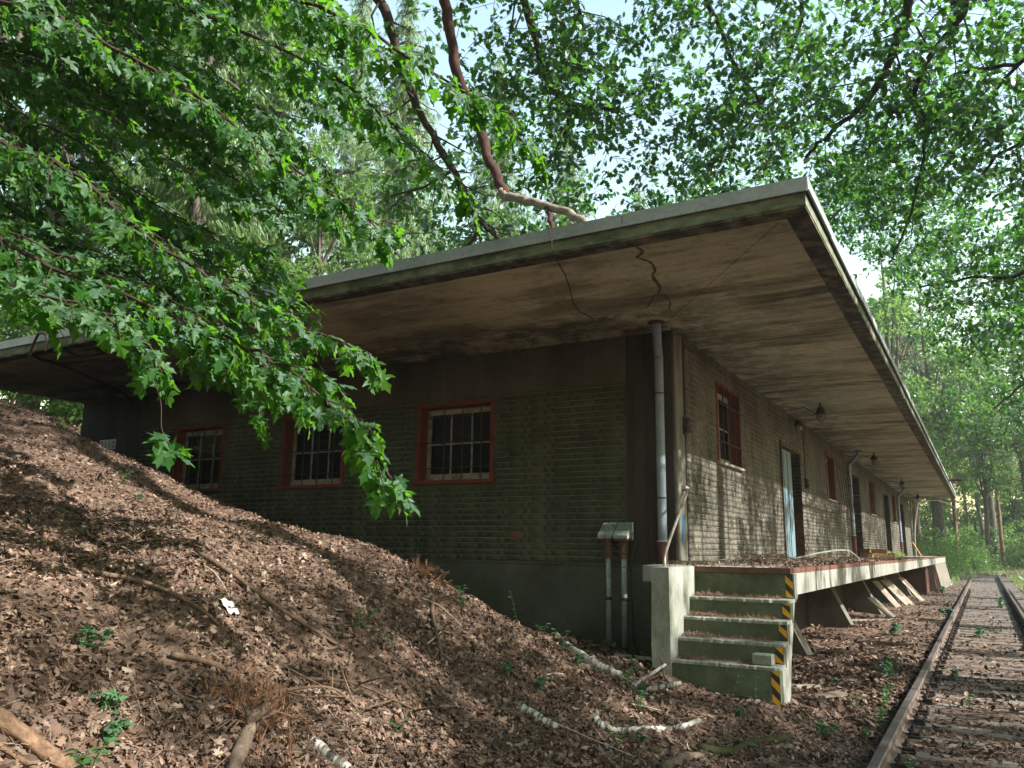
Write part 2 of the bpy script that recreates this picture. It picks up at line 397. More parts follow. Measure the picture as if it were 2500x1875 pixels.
class Geo:
    """collects boxes, tubes, prisms in world space; build() links them as one mesh object"""
    def __init__(self):
        self.v = []; self.f = []; self.n = 0
    def add(self, V, F):
        self.v.append(np.asarray(V, float).reshape(-1, 3))
        n = self.n
        self.f.extend([tuple(i + n for i in f) for f in F])
        self.n += len(self.v[-1])
        return self
    def box(self, x0, x1, y0, y1, z0, z1, bev=0.0):
        if bev <= 0:
            V = [(x, y, z) for x in (x0, x1) for y in (y0, y1) for z in (z0, z1)]
            F = [(0, 1, 3, 2), (4, 6, 7, 5), (0, 4, 5, 1), (2, 3, 7, 6), (0, 2, 6, 4), (1, 5, 7, 3)]
            return self.add(V, F)
        b = bev      # chamfered box
        V = []; idx = {}
        for sx in (0, 1):
            for sy in (0, 1):
                for sz in (0, 1):
                    px, py, pz = (x0, x1)[sx], (y0, y1)[sy], (z0, z1)[sz]
                    dx, dy, dz = (1 - 2 * sx) * b, (1 - 2 * sy) * b, (1 - 2 * sz) * b
                    for ax, p in ((0, (px, py + dy, pz + dz)), (1, (px + dx, py, pz + dz)), (2, (px + dx, py + dy, pz))):
                        idx[(sx, sy, sz, ax)] = len(V); V.append(p)
        I = lambda a, b_, c, ax: idx[(a, b_, c, ax)]
        F = []
        for s in (0, 1):
            F.append((I(s, 0, 0, 0), I(s, 0, 1, 0), I(s, 1, 1, 0), I(s, 1, 0, 0)))
            F.append((I(0, s, 0, 1), I(1, s, 0, 1), I(1, s, 1, 1), I(0, s, 1, 1)))
            F.append((I(0, 0, s, 2), I(0, 1, s, 2), I(1, 1, s, 2), I(1, 0, s, 2)))
        for a in (0, 1):
            for c in (0, 1):
                F.append((I(a, c, 0, 0), I(a, c, 1, 0), I(a, c, 1, 1), I(a, c, 0, 1)))
                F.append((I(a, 0, c, 0), I(a, 1, c, 0), I(a, 1, c, 2), I(a, 0, c, 2)))
                F.append((I(0, a, c, 1), I(1, a, c, 1), I(1, a, c, 2), I(0, a, c, 2)))
        for a in (0, 1):
            for b_ in (0, 1):
                for c in (0, 1):
                    F.append((I(a, b_, c, 0), I(a, b_, c, 1), I(a, b_, c, 2)))
        return self.add(V, F)
    def obox(self, c, ax, ay, az):
        """oriented box: centre and three half-axis vectors"""
        c, ax, ay, az = (np.asarray(q, float) for q in (c, ax, ay, az))
        V = [c + i * ax + j * ay + k * az for i in (-1, 1) for j in (-1, 1) for k in (-1, 1)]
        return self.add(V, [(0, 1, 3, 2), (4, 6, 7, 5), (0, 4, 5, 1), (2, 3, 7, 6), (0, 2, 6, 4), (1, 5, 7, 3)])
    def prism(self, poly, axis, a0, a1):
        """polygon (2d, in the two other axes in order) extruded along axis"""
        n = len(poly); V = []
        for a in (a0, a1):
            for p in poly:
                q = list(p); q.insert(axis, a); V.append(q)
        F = [tuple(range(n)), tuple(range(2 * n - 1, n - 1, -1))]
        F += [(i, (i + 1) % n, n + (i + 1) % n, n + i) for i in range(n)]
        return self.add(V, F)
    def tube(self, path, radii, n=6, cap=True, jitter=0.0):
        P = np.asarray(path, float)
        k = len(P)
        R = np.full(k, radii, float) if np.isscalar(radii) else np.asarray(radii, float)
        T = np.gradient(P, axis=0)
        T /= np.linalg.norm(T, axis=1, keepdims=True) + 1e-9
        u = np.cross(T[0], (0, 0, 1.0))
        if np.linalg.norm(u) < 1e-3: u = np.array((1.0, 0, 0))
        u /= np.linalg.norm(u)
        V = np.zeros((k, n, 3))
        a = np.arange(n) * 2 * PI / n
        for i in range(k):
            u = u - T[i] * (u @ T[i]); u /= np.linalg.norm(u) + 1e-9
            w = np.cross(T[i], u)
            r = R[i] * (1 + (jitter * rng.uniform(-1, 1, n) if jitter else 0))
            V[i] = P[i] + (np.cos(a) * r)[:, None] * u + (np.sin(a) * r)[:, None] * w
        F = []
        for i in range(k - 1):
            for j in range(n):
                j2 = (j + 1) % n
                F.append((i * n + j, i * n + j2, (i + 1) * n + j2, (i + 1) * n + j))
        if cap:
            F.append(tuple(range(n - 1, -1, -1))); F.append(tuple((k - 1) * n + j for j in range(n)))
        return self.add(V.reshape(-1, 3), F)
    def build(self, name, mat, parent=None, org=None, smooth=False, label=None):
        V = np.concatenate(self.v)
        pl = wloc(parent) if parent is not None else Vector((0, 0, 0))
        o = Vector(org) if org is not None else (pl if parent is not None else Vector(V.mean(0)))
        me = bpy.data.meshes.new(name)
        me.from_pydata((V - np.array(o)).tolist(), [], self.f)
        if smooth:
            me.polygons.foreach_set('use_smooth', [True] * len(me.polygons))
        me.materials.append(mat)
        ob = bpy.data.objects.new(name, me)
        link(ob, parent)
        ob.location = o - pl
        if label: ob['label'] = label
        return ob

def np_mesh(name, V, T, mat, smooth=False):
    """triangle mesh from numpy arrays"""
    V = np.ascontiguousarray(V.reshape(-1, 3), dtype=np.float32)
    T = np.ascontiguousarray(T.reshape(-1, 3), dtype=np.int32)
    me = bpy.data.meshes.new(name)
    me.vertices.add(len(V)); me.vertices.foreach_set('co', V.ravel())
    me.loops.add(T.size); me.loops.foreach_set('vertex_index', T.ravel())
    me.polygons.add(len(T))
    me.polygons.foreach_set('loop_start', np.arange(0, T.size, 3, dtype=np.int32))
    me.polygons.foreach_set('loop_total', np.full(len(T), 3, dtype=np.int32))
    me.update(calc_edges=True)
    if smooth:
        me.polygons.foreach_set('use_smooth', [True] * len(T))
    me.materials.append(mat)
    return me

def frames(D, N, S):
    """rotation*scale matrices with local x along D, z near N"""
    D = D / (np.linalg.norm(D, axis=1, keepdims=True) + 1e-9)
    Yv = np.cross(N, D); Yv /= np.linalg.norm(Yv, axis=1, keepdims=True) + 1e-9
    Zv = np.cross(D, Yv)
    return np.stack([D, Yv, Zv], axis=2) * S[:, None, None]

def scatter_mesh(name, tmpls, P, D, N, S, mat):
    """leaf templates (list of (verts, tris)) copied to every point, as one mesh"""
    Vs, Ts, off = [], [], 0
    k = rng.integers(0, len(tmpls), len(P))
    A = frames(D, N, S)
    for i, (tv, tt) in enumerate(tmpls):
        m = k == i
        if not m.any(): continue
        V = np.einsum('nij,kj->nki', A[m], tv) + P[m][:, None, :]
        n = m.sum()
        T = tt[None] + (np.arange(n) * len(tv))[:, None, None] + off
        Vs.append(V.reshape(-1, 3)); Ts.append(T.reshape(-1, 3)); off += n * len(tv)
    return np_mesh(name, np.concatenate(Vs), np.concatenate(Ts), mat)

def mesh_obj(name, me, parent=None, loc=(0, 0, 0)):
    o = bpy.data.objects.new(name, me)
    o.location = loc
    return link(o, parent)

def copy_tree(o, loc, rotz=0.0, scale=1.0, label=None, group=None):
    r = o.copy(); COL.objects.link(r)
    r.location = loc; r.rotation_euler = (0, 0, rotz); r.scale = (scale,) * 3
    if label: r['label'] = label
    if group: r['group'] = group
    for ch in list(o.children):
        c = ch.copy(); COL.objects.link(c); c.parent = r
        for g in ch.children:
            d = g.copy(); COL.objects.link(d); d.parent = c
    return r

def unit(v):
    v = np.asarray(v, float)
    return v / (np.linalg.norm(v, axis=-1, keepdims=True) + 1e-9)

def smooth_path(pts, sub=4, jit=0.0):
    P = np.asarray(pts, float)
    Q = np.vstack([2 * P[0] - P[1], P, 2 * P[-1] - P[-2]])
    out = []
    for i in range(1, len(Q) - 2):
        for s in range(sub):
            t = s / sub
            p0, p1, p2, p3 = Q[i - 1:i + 3]
            out.append(0.5 * (2 * p1 + (p2 - p0) * t + (2 * p0 - 5 * p1 + 4 * p2 - p3) * t * t + (3 * p1 - p0 - 3 * p2 + p3) * t ** 3))
    out.append(P[-1])
    out = np.array(out)
    if jit:
        out[1:-1] += rng.normal(0, jit, out[1:-1].shape)
    return out

# leaf templates -------------------------------------------------------
def fan(outline, centre, fold=0.2, droop=0.15):
    o = [(x, y) for x, y in outline]
    full = o + [(x, -y) for x, y in reversed(o) if abs(y) > 1e-6]
    pts = [(centre, 0.0)] + full
    V = np.array([(x, y, fold * abs(y) - droop * x * x) for x, y in pts])
    n = len(full)
    T = np.array([(0, 1 + i, 1 + (i + 1) % n) for i in range(n)])
    return V, T
def maple_t(fold, droop):
    return fan([(0.0, 0.02), (-0.13, 0.34), (0.06, 0.28), (0.13, 0.19), (0.24, 0.42), (0.47, 0.60), (0.42, 0.40), (0.46, 0.17), (0.62, 0.22), (0.70, 0.25), (0.78, 0.13), (1.02, 0.0)], 0.26, fold, droop)
MAPLE = []
for f_, d_ in ((.22, .15), (-.15, .28), (.10, .40), (.38, .05), (.05, .2), (-.3, .1), (.3, .45), (.15, -.1)):
    V, T = maple_t(f_, d_)
    V = V + rng.normal(0, .028, V.shape) * np.array([1, 1, 1.6])
    V[:, 2] += .12 * np.sin(V[:, 1] * 5 + rng.uniform(0, 6)) * rng.uniform(.3, 1)
    MAPLE.append((V, T))
def lobed(w, k):
    o = [(0, .02), (.18, .10 * w), (.30, .27 * w), (.42, .15 * w), (.56, .33 * w), (.68, .18 * w), (.82, .25 * w), (1.0, 0.0)]
    V, T = fan(o, .5, .15 * k, .2 * abs(k))
    return V, T
OAKN = [lobed(1.0, 1), lobed(1.15, -1), lobed(.9, 2), lobed(1.25, .4)]
OAK = [(np.array([(0, 0, 0), (.33, .27, .06), (.72, .25, .02), (1, 0, -.1), (.33, -.27, .06), (.72, -.25, .02)]), np.array([(0, 2, 1), (0, 3, 2), (0, 4, 5), (0, 5, 3)])),
       (np.array([(0, 0, 0), (.30, .24, -.05), (.68, .30, .06), (1, 0.06, -.16), (.36, -.30, .1), (.75, -.2, -.03)]), np.array([(0, 2, 1), (0, 3, 2), (0, 4, 5), (0, 5, 3)]))]
DRY = []
for q in range(5):
    a = rng.uniform(0.2, 0.9)
    V, T = fan([(0.0, 0.03), (0.12, 0.26), (0.28, 0.16), (0.48, 0.36), (0.60, 0.20), (0.80, 0.24), (1.0, 0.0)], 0.45, a * rng.choice([-1, 1]), rng.uniform(-0.4, 0.5))
    DRY.append((V - np.array([0.5, 0, 0]), T))
OVAL = [(np.array([(0, 0, 0), (.25, .2, .05), (.6, .24, .04), (1, 0, -.12), (.25, -.2, .05), (.6, -.24, .04)]), np.array([(0, 2, 1), (0, 3, 2), (0, 4, 5), (0, 5, 3)]))]
DRY += [(np.asarray(v) * np.array([.9, .9, 1.3]) - np.array([.4, 0, 0]), t_) for v, t_ in MAPLE[:3]]
STICK = [(np.array([(-.5, -.02, 0), (.5, -.012, 0.0), (.5, .012, 0), (-.5, .02, 0), (0.0, 0.0, .035)]), np.array([(0, 1, 4), (1, 2, 4), (2, 3, 4), (3, 0, 4)]))]

# ------------------------------------------------------------------ ground
GX = np.array([-60, -40, -24, -20, -17.9, -16.4, -14, -12.1, -9.47, -8, -7.03, -6.53, -6.05, -5.24, -4.75, -3.96, -2.94, -1.75, -1.2, -.8, 3, 6, 60])
GZ = np.array([4.3, 4.2, 3.9, 3.21, 2.57, 2.08, 1.13, .66, .2, -.04, -.28, -.56, -.76, -1.1, -1.16, -1.22, -1.22, -1.44, -1.57, -1.64, -1.66, -1.5, -0.6]) # at the wall
FX = np.array([-60, -40, -24, -18, -14, -11.72, -9.96, -7.59, -6.03, -5.18, -4.69, -4.2, -3.6, -3.0, -2.4, -1.75, -1.2, -.8, 3, 6, 60])
FZ = np.array([4.5, 4.4, 4.2, 3.4, 2.5, 1.89, 1.26, .41, .13, -.03, -.19, -.45, -.83, -1.12, -1.30, -1.44, -1.57, -1.64, -1.66, -1.5, -0.6])       # the crest of the bank, nearer
def sstep(a, b, x):
    t = np.clip((x - a) / (b - a), 0, 1)
    return t * t * (3 - 2 * t)
def hgt(x, y):
    x = np.asarray(x, float); y = np.asarray(y, float)
    t = np.clip((y - 6.3) / 3.9, 0, 1); t = 1 - (1 - t) ** 1.6
    z = np.interp(x, FX, FZ) * (1 - t) + (np.interp(x, GX, GZ) - .08 * (x < -4.2)) * t
    w = sstep(8.7, 10.0, y) * sstep(-4.2, -3.4, x) * (1 - sstep(-1.2, -0.6, x))
    z = z * (1 - w) + -1.56 * w
    w = sstep(9.6, 10.5, y) * (1 - sstep(-4.2, -3.4, x)) * sstep(-16.9, -16.4, x)        # under the building
    z = z * (1 - w) + (-1.6) * w
    bump = 0.5 * np.sin(x * 1.9 + 0.7 * y) * np.sin(y * 1.35 - x * 0.6 + 1) + 0.3 * np.sin(x * 4.3 - y * 2.9) + 0.25 * np.sin(x * 3.1 + y * 5.3 + 2)
    amp = 0.075 * (1 - sstep(-2.0, -0.9, x)) + 0.012
    z = z + bump * amp * (1 - sstep(30, 60, y))
    z = z + 0.9 * sstep(75, 130, y)
    return z
gx = np.concatenate([np.linspace(-260, -42, 12), np.arange(-40, -18, 1.0), np.arange(-18, -9, 0.2), np.arange(-9, 2.4, 0.08), np.arange(2.4, 8, 0.4), np.linspace(8.5, 60, 20), np.linspace(80, 260, 6)])
gy = np.concatenate([np.linspace(-200, -12, 10), np.arange(-10, 0, 0.6), np.arange(0, 11, 0.08), np.arange(11, 22, 0.25), np.arange(22, 90, 1.0), np.linspace(92, 500, 14)])
XX, YY = np.meshgrid(gx, gy)
GV = np.stack([XX, YY, hgt(XX, YY)], -1)
nx, ny = len(gx), len(gy)
I = (np.arange(ny - 1)[:, None] * nx + np.arange(nx - 1)[None]).ravel()
GT = np.concatenate([np.stack([I, I + 1, I + nx + 1], 1), np.stack([I, I + nx + 1, I + nx], 1)])
ground = mesh_obj('ground', np_mesh('ground', GV, GT, M['ground'], True))
ground['kind'] = 'structure'

# ------------------------------------------------------------------ warehouse
XW, YW, ZP, ZS = -3.4, 10.2, -0.18, 2.92         # side wall plane, front wall plane, platform level, soffit
XL, YE = -16.58, 50.0
house = empty('warehouse', (XW, YW, -1.6), 'derelict painted brick goods shed with a wide flat concrete roof beside the track', 'warehouse')

def open_grid(g, u0, u1, z0, z1, t0, t1, ops, axis):
    us = sorted({u0, u1, *[o[0] for o in ops], *[o[1] for o in ops]})
    zs = sorted({z0, z1, *[max(z0, o[2]) for o in ops], *[min(z1, o[3]) for o in ops]})
    for a, b in zip(us[:-1], us[1:]):
        for c, d in zip(zs[:-1], zs[1:]):
            um, zm = (a + b) / 2, (c + d) / 2
            if any(o[0] < um < o[1] and o[2] < zm < o[3] for o in ops): continue
            if axis == 0: g.box(a, b, t0, t1, c, d)
            else: g.box(t0, t1, a, b, c, d)

FRONT_W = [(-13.46, -12.06, 0.93, 2.20), (-10.56, -9.12, 0.93, 2.20), (-7.62, -6.20, 0.93, 2.20)]
SIDE_W = [(12.2, 13.6, 1.29, 2.57), (22.3, 23.7, 1.30, 2.55), (31.7, 33.1, 1.30, 2.55), (40.2, 41.3, 1.30, 2.55)]
SIDE_D = [(16.75, 18.88, ZP, 2.14), (27.0, 29.0, ZP, 2.42), (36.6, 38.8, ZP, 2.42), (44.2, 46.4, ZP, 2.42)]
LEFT_W = [(12.0, 14.6, 0.9, 2.75)]
TH = 0.45
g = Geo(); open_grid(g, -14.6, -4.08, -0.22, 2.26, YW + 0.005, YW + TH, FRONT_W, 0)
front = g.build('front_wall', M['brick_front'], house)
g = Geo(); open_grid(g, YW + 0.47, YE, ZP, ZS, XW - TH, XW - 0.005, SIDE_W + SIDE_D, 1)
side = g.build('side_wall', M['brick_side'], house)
g = Geo(); open_grid(g, YW + 0.46, YE - 0.4, -1.6, ZS, XL, XL + 0.4, LEFT_W, 1)
g.build('left_wall', M['beam'], house)
Geo().box(XL, XW - 0.46, YE - 0.4, YE, -1.6, ZS).build('rear_wall', M['beam'], house)
Geo().box(XL + 0.4, XW - 0.45, YW + 0.46, YE - 0.4, -0.3, -0.2).build('inner_floor', M['pier'], house)
Geo().box(-14.6, -4.08, YW - 0.004, YW + TH, 2.262, ZS).build('ring_beam', M['beam'], house)
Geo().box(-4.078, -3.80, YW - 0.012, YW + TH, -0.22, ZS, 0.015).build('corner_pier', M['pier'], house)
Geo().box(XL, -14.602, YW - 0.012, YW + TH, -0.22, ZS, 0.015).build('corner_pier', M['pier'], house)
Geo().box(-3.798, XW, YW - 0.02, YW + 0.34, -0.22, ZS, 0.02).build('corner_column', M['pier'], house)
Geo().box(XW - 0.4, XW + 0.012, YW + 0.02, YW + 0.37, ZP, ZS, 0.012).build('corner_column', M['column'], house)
Geo().box(XL - 0.02, -2.97, YW - 0.05, YW + TH, -2.2, -0.222, 0.02).build('plinth', M['plinth'], house)
g = Geo()      # lumpy moss ledge on top of the plinth
xs = np.arange(-14.5, -3.9, 0.16)
for a in xs:
    g.box(a, a + 0.155, YW - 0.05 - rng.uniform(0, 0.012), YW - 0.013, -0.222, -0.20 + rng.uniform(0, 0.02))
g.build('plinth_ledge', M['plinth'], house)

# bricks: stretchers and headers in every course, joints recessed
def brick_list(u0, u1, z0, z1, ops, ch=0.0833):
    out = []; r = 0; z = z0
    while z + 0.06 < z1:
        u = u0 - (0.18 if r % 2 else 0.0); k = r % 2
        while u < u1:
            L = 0.24 if k % 2 == 0 else 0.115
            a, b = max(u, u0), min(u + L, u1)
            segs = [(a, b)]
            for o in ops:
                if o[2] - 0.02 < z + 0.035 < o[3] + 0.02:
                    ns = []
                    for s in segs:
                        if s[1] <= o[0] or s[0] >= o[1]: ns.append(s)
                        else:
                            if s[0] < o[0] - 0.03: ns.append((s[0], o[0]))
                            if s[1] > o[1] + 0.03: ns.append((o[1], s[1]))
                    segs = ns
            for s in segs:
                if s[1] - s[0] > 0.03: out.append((s[0] + 0.004, s[1] - 0.004, z, z + min(0.071, z1 - z)))
            u += L + 0.011; k += 1
        z += ch; r += 1
    return out
bf = brick_list(-14.6, -4.08, -0.19, 2.255, [(a - .06, b + .06, c - .06, d + .05) for a, b, c, d in FRONT_W])
bs = brick_list(YW + 0.47, YE, ZP + 0.01, ZS - 0.05, [(a - .01, b + .01, c - .06, d + .02) for a, b, c, d in SIDE_W] + [(a, b, c, d) for a, b, c, d in SIDE_D])
cand = []
for i, b in enumerate(bf):
    p = np.array([(b[0] + b[1]) / 2, YW, (b[2] + b[3]) / 2]); d = np.linalg.norm(p)
    if -10 < p[0]: cand.append((-(b[1] - b[0]) * p[1] / d ** 3, 0, i))
for i, b in enumerate(bs):
    p = np.array([XW, (b[0] + b[1]) / 2, (b[2] + b[3]) / 2]); d = np.linalg.norm(p)
    cand.append((-(b[1] - b[0]) * 3.4 / d ** 3, 1, i))
cand.sort()
chosen = {(c[1], c[2]) for c in cand[:298]}
def brick_box(u0, u1, z0, z1, axis):
    """closed brick, front face a little uneven; 12 triangles"""
    j = rng.uniform(-0.0025, 0.0025, (8, 3)); out = 0.0 - rng.uniform(0, 0.004)
    if axis == 0:
        V = np.array([(x, y, z) for x in (u0, u1) for y in (YW + out, YW + 0.05) for z in (z0, z1)])
    else:
        V = np.array([(x, y, z) for y in (u0, u1) for x in (XW - out, XW - 0.05) for z in (z0, z1)])
    return V + j
BT = np.array([(0, 1, 3), (0, 3, 2), (4, 6, 7), (4, 7, 5), (0, 4, 5), (0, 5, 1), (2, 3, 7), (2, 7, 6), (0, 2, 6), (0, 6, 4), (1, 5, 7), (1, 7, 3)])
protos = {}
for ax, lst, wall, mat in ((0, bf, front, M['brick_front']), (1, bs, side, M['brick_side'])):
    V = []
    wl = wloc(wall)
    for i, b in enumerate(lst):
        if (ax, i) in chosen:
            key = (ax, round(b[1] - b[0], 2), int(rng.integers(0, 3)))
            c = Vector(((b[0] + b[1]) / 2, YW, (b[2] + b[3]) / 2) if ax == 0 else (XW, (b[0] + b[1]) / 2, (b[2] + b[3]) / 2))
            if key not in protos:
                protos[key] = np_mesh('brick', brick_box(*b, ax) - np.array(c), BT if ax == 0 else BT[:, ::-1], mat)
            o = bpy.data.objects.new('brick', protos[key]); link(o, wall); o.location = c - wl
        else:
            V.append(brick_box(*b, ax))
    V = np.array(V)
    T = (BT if ax == 0 else BT[:, ::-1])[None] + (np.arange(len(V)) * 8)[:, None, None]
    o = mesh_obj('brickwork', np_mesh('brickwork', V, T, mat), wall, -wl)
    o['kind'] = 'stuff'

# mortar squeezed out of the bed joints, wavy lips under every course
def mortar(u0, u1, z0, z1, ops, axis, step, mat, wall, amp):
    Vs, Ts, off = [], [], 0
    z = z0
    while z < z1:
        us = np.arange(u0, u1, step)
        n = len(us)
        a = np.clip(np.interp(us, np.arange(u0 - 1, u1 + 1, 0.23), rng.uniform(-0.25, 1, len(np.arange(u0 - 1, u1 + 1, 0.23)))), 0, 1)
        a = 0.002 + amp * (a * rng.uniform(0.85, 1.1, n))
        zz = z - 0.006 + np.cumsum(rng.normal(0, 0.0012, n)) * 0.4
        zz = z - 0.006 + (zz - z + 0.006).clip(-0.005, 0.005)
        back = -0.012
        rows = np.stack([np.stack([us, np.full(n, back), zz + 0.006], 1), np.stack([us, a, zz + 0.002], 1), np.stack([us, a * 0.8, zz - 0.006], 1), np.stack([us, np.full(n, back), zz - 0.008], 1)], 1)
        if axis == 0: W = np.stack([rows[..., 0], YW - rows[..., 1], rows[..., 2]], -1)
        else: W = np.stack([XW + rows[..., 1], rows[..., 0], rows[..., 2]], -1)
        i = np.arange(n - 1)
        um = (us[:-1] + us[1:]) / 2
        ok = np.ones(n - 1, bool)
        for o in ops:
            if o[2] - 0.05 < z < o[3] + 0.04: ok &= (um < o[0] - 0.05) | (um > o[1] + 0.05)
        i = i[ok]
        for r in range(3):
            q = np.stack([i * 4 + r, (i + 1) * 4 + r, (i + 1) * 4 + r + 1, i * 4 + r + 1], 1) + off
            Ts += [q[:, [0, 1, 2]], q[:, [0, 2, 3]]]
        Vs.append(W.reshape(-1, 3)); off += n * 4
        z += 0.0833
    o = mesh_obj('mortar_lips', np_mesh('mortar_lips', np.concatenate(Vs), np.concatenate(Ts), mat), wall, -wloc(wall))
    o['kind'] = 'stuff'
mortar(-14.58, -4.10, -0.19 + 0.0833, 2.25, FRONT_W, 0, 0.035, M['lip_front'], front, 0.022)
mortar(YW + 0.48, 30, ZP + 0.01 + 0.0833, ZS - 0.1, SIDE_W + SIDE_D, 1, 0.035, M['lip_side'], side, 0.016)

# roof ---------------------------------------------------------------
RX0, RX1, RY0, RY1 = XL, -1.07, 6.88, YE + 0.02
Geo().box(RX0, RX1, RY0, RY1, ZS + 0.02, 3.06).build('roof_slab', M['fascia'], house)
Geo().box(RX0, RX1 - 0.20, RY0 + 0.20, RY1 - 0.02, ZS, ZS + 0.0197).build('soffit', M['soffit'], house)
g = Geo()
g.box(RX0, RX1 - 0.006, RY0 + 0.006, RY0 + 0.198, ZS - 0.004, ZS + 0.0195)
g.box(RX1 - 0.198, RX1 - 0.006, RY0 + 0.2, RY1 - 0.02, ZS - 0.004, ZS + 0.0195)
g.build('drip_edge', M['drip'], house)
Geo().box(RX0 + 0.03, RX1 - 0.03, RY0 + 0.03, RY1 - 0.03, 3.0605, 3.12).build('roof_felt', M['roofing'], house)
def flash(x0, x1, y0, y1, z0):
    g = Geo(); t = 0.006
    if x1 - x0 > y1 - y0:
        g.box(x0, x1, y0, y0 + t, z0, 3.185); g.box(x0, x1, y0 + t + 0.0002, y0 + 0.22, 3.178, 3.185); g.box(x0, x1, y0 - 0.012, y0 - 0.0003, z0, z0 + 0.012)
    else:
        g.box(x1 - t, x1, y0, y1, z0, 3.185); g.box(x1 - 0.22, x1 - t - 0.0002, y0, y1, 3.178, 3.185); g.box(x1 + 0.0003, x1 + 0.012, y0, y1, z0, z0 + 0.012)
    return g.build('flashing_panel', M['flashing'], house)
x = RX1 + 0.02
for w in [1.71] + [2.5] * 6:
    flash(max(x - w + 0.005, RX0), x - (0.0 if x > -1.1 else 0.003), RY0 - 0.026, RY0 - 0.02, 3.052 + rng.uniform(-.002, .002))
    x -= w
    if x < RX0: break
y = RY0 - 0.019
while y < RY1 - 0.4:
    e = min(y + 1.2, RY1)
    flash(RX1 + 0.02, RX1 + 0.026 + rng.uniform(0, .004), y + 0.003, e - 0.003, 3.05 + rng.uniform(-.008, .004))
    y += 1.2
g = Geo()
for a, b in (((-5.03, 7.1), (-5.75, 10.0)), ((-1.35, 7.15), (-3.35, 9.85)), ((-9.2, 7.1), (-9.6, 10.1)), ((-1.3, 14.0), (-3.35, 14.2)), ((-1.3, 20.1), (-3.35, 20.3)), ((-1.3, 27.1), (-3.35, 27.2)), ((-1.3, 34.5), (-3.35, 34.6))):
    d = unit(np.array([b[0] - a[0], b[1] - a[1], 0.0])); n_ = np.array([-d[1], d[0], 0])
    L = math.hypot(b[0] - a[0], b[1] - a[1]) / 2
    Geo().obox(((a[0] + b[0]) / 2, (a[1] + b[1]) / 2, ZS - 0.003), d * L, n_ * 0.013, (0, 0, 0.0035)).build('formwork_seam', M['soffit'], house)
def ribbon(g, pts, w0, w1, z):
    P = np.array(pts, float); n = len(P)
    T = unit(np.gradient(P, axis=0)); Nn = np.stack([-T[:, 1], T[:, 0]], 1)
    w = rng.uniform(w0, w1, n)
    V = [(*(P[i] + Nn[i] * w[i] * s), z) for i in range(n) for s in (-1, 1)] + [(*(P[i] + Nn[i] * w[i] * s), z + 0.006) for i in range(n) for s in (-1, 1)]
    F = []
    for i in range(n - 1):
        F += [(2 * i, 2 * i + 1, 2 * i + 3, 2 * i + 2)]
        F += [(2 * i, 2 * i + 2, 2 * n + 2 * i + 2, 2 * n + 2 * i), (2 * i + 1, 2 * n + 2 * i + 1, 2 * n + 2 * i + 3, 2 * i + 3)]
    g.add(V, F)
g = Geo()
ribbon(g, smooth_path([(-2.71, 7.09), (-2.70, 7.25), (-2.80, 7.37), (-2.74, 7.55), (-2.76, 7.75), (-2.88, 8.05), (-2.93, 8.4), (-3.05, 8.65)], 5, 0.004), 0.006, 0.024, ZS - 0.006)
ribbon(g, smooth_path([(-3.05, 8.6), (-3.2, 8.85), (-3.36, 9.1)], 5, 0.004), 0.005, 0.016, ZS - 0.0065)
ribbon(g, smooth_path([(-3.0, 8.62), (-3.0, 8.95), (-3.12, 9.25)], 5, 0.004), 0.004, 0.014, ZS - 0.007)
g.build('filled_crack', M['tar'], house)
g = Geo()
ribbon(g, [(-12.1, 7.0), (-12.36, 7.47), (-11.8, 7.47), (-11.5, 7.12)], 0.05, 0.07, ZS - 0.006)
g.build('painted_mark', M['tar'], house)
g = Geo(); g.box(-14.5, XW, 9.98, 10.13, ZS - 0.028, ZS - 0.0005); g.build('wall_cornice', M['soffit'], house)
g = Geo()
for q in range(16):       # spalled flakes of concrete near the wall
    cx, cy = (rng.uniform(-6.5, -3.9), rng.uniform(9.2, 9.9)) if q < 8 else (rng.uniform(-3.3, -2.7), rng.uniform(10.5, 15))
    a = rng.uniform(-.4, .4); L = rng.uniform(.05, .14)
    Geo().obox((cx, cy, ZS - 0.006), (L * math.cos(a), L * math.sin(a), 0.0), (-.02 * math.sin(a), .02 * math.cos(a), .004), (0, 0, 0.003)).build('spalled_flake', M['mortar_light'], house)

# windows -------------------------------------------------------------
def grille(g, u0, u1, z0, z1, at, nv, nh, axis, r=0.011):
    P = (lambda u, z, o=0: (u, at - o, z)) if axis == 0 else (lambda u, z, o=0: (at + o, u, z))
    for i in range(nv):
        u = u0 + (u1 - u0) * (i + 0.5) / nv
        g.tube([P(u, z0 - 0.02), P(u, z1 + 0.02)], r, 5)
    for i in range(nh):
        z = z0 + (z1 - z0) * (i + 0.5) / nh
        g.tube([P(u0 - 0.075, z, -0.012), P(u0 - 0.07, z, 0.012), P(u1 + 0.07, z, 0.012), P(u1 + 0.075, z, -0.012)], r * 0.9, 5)

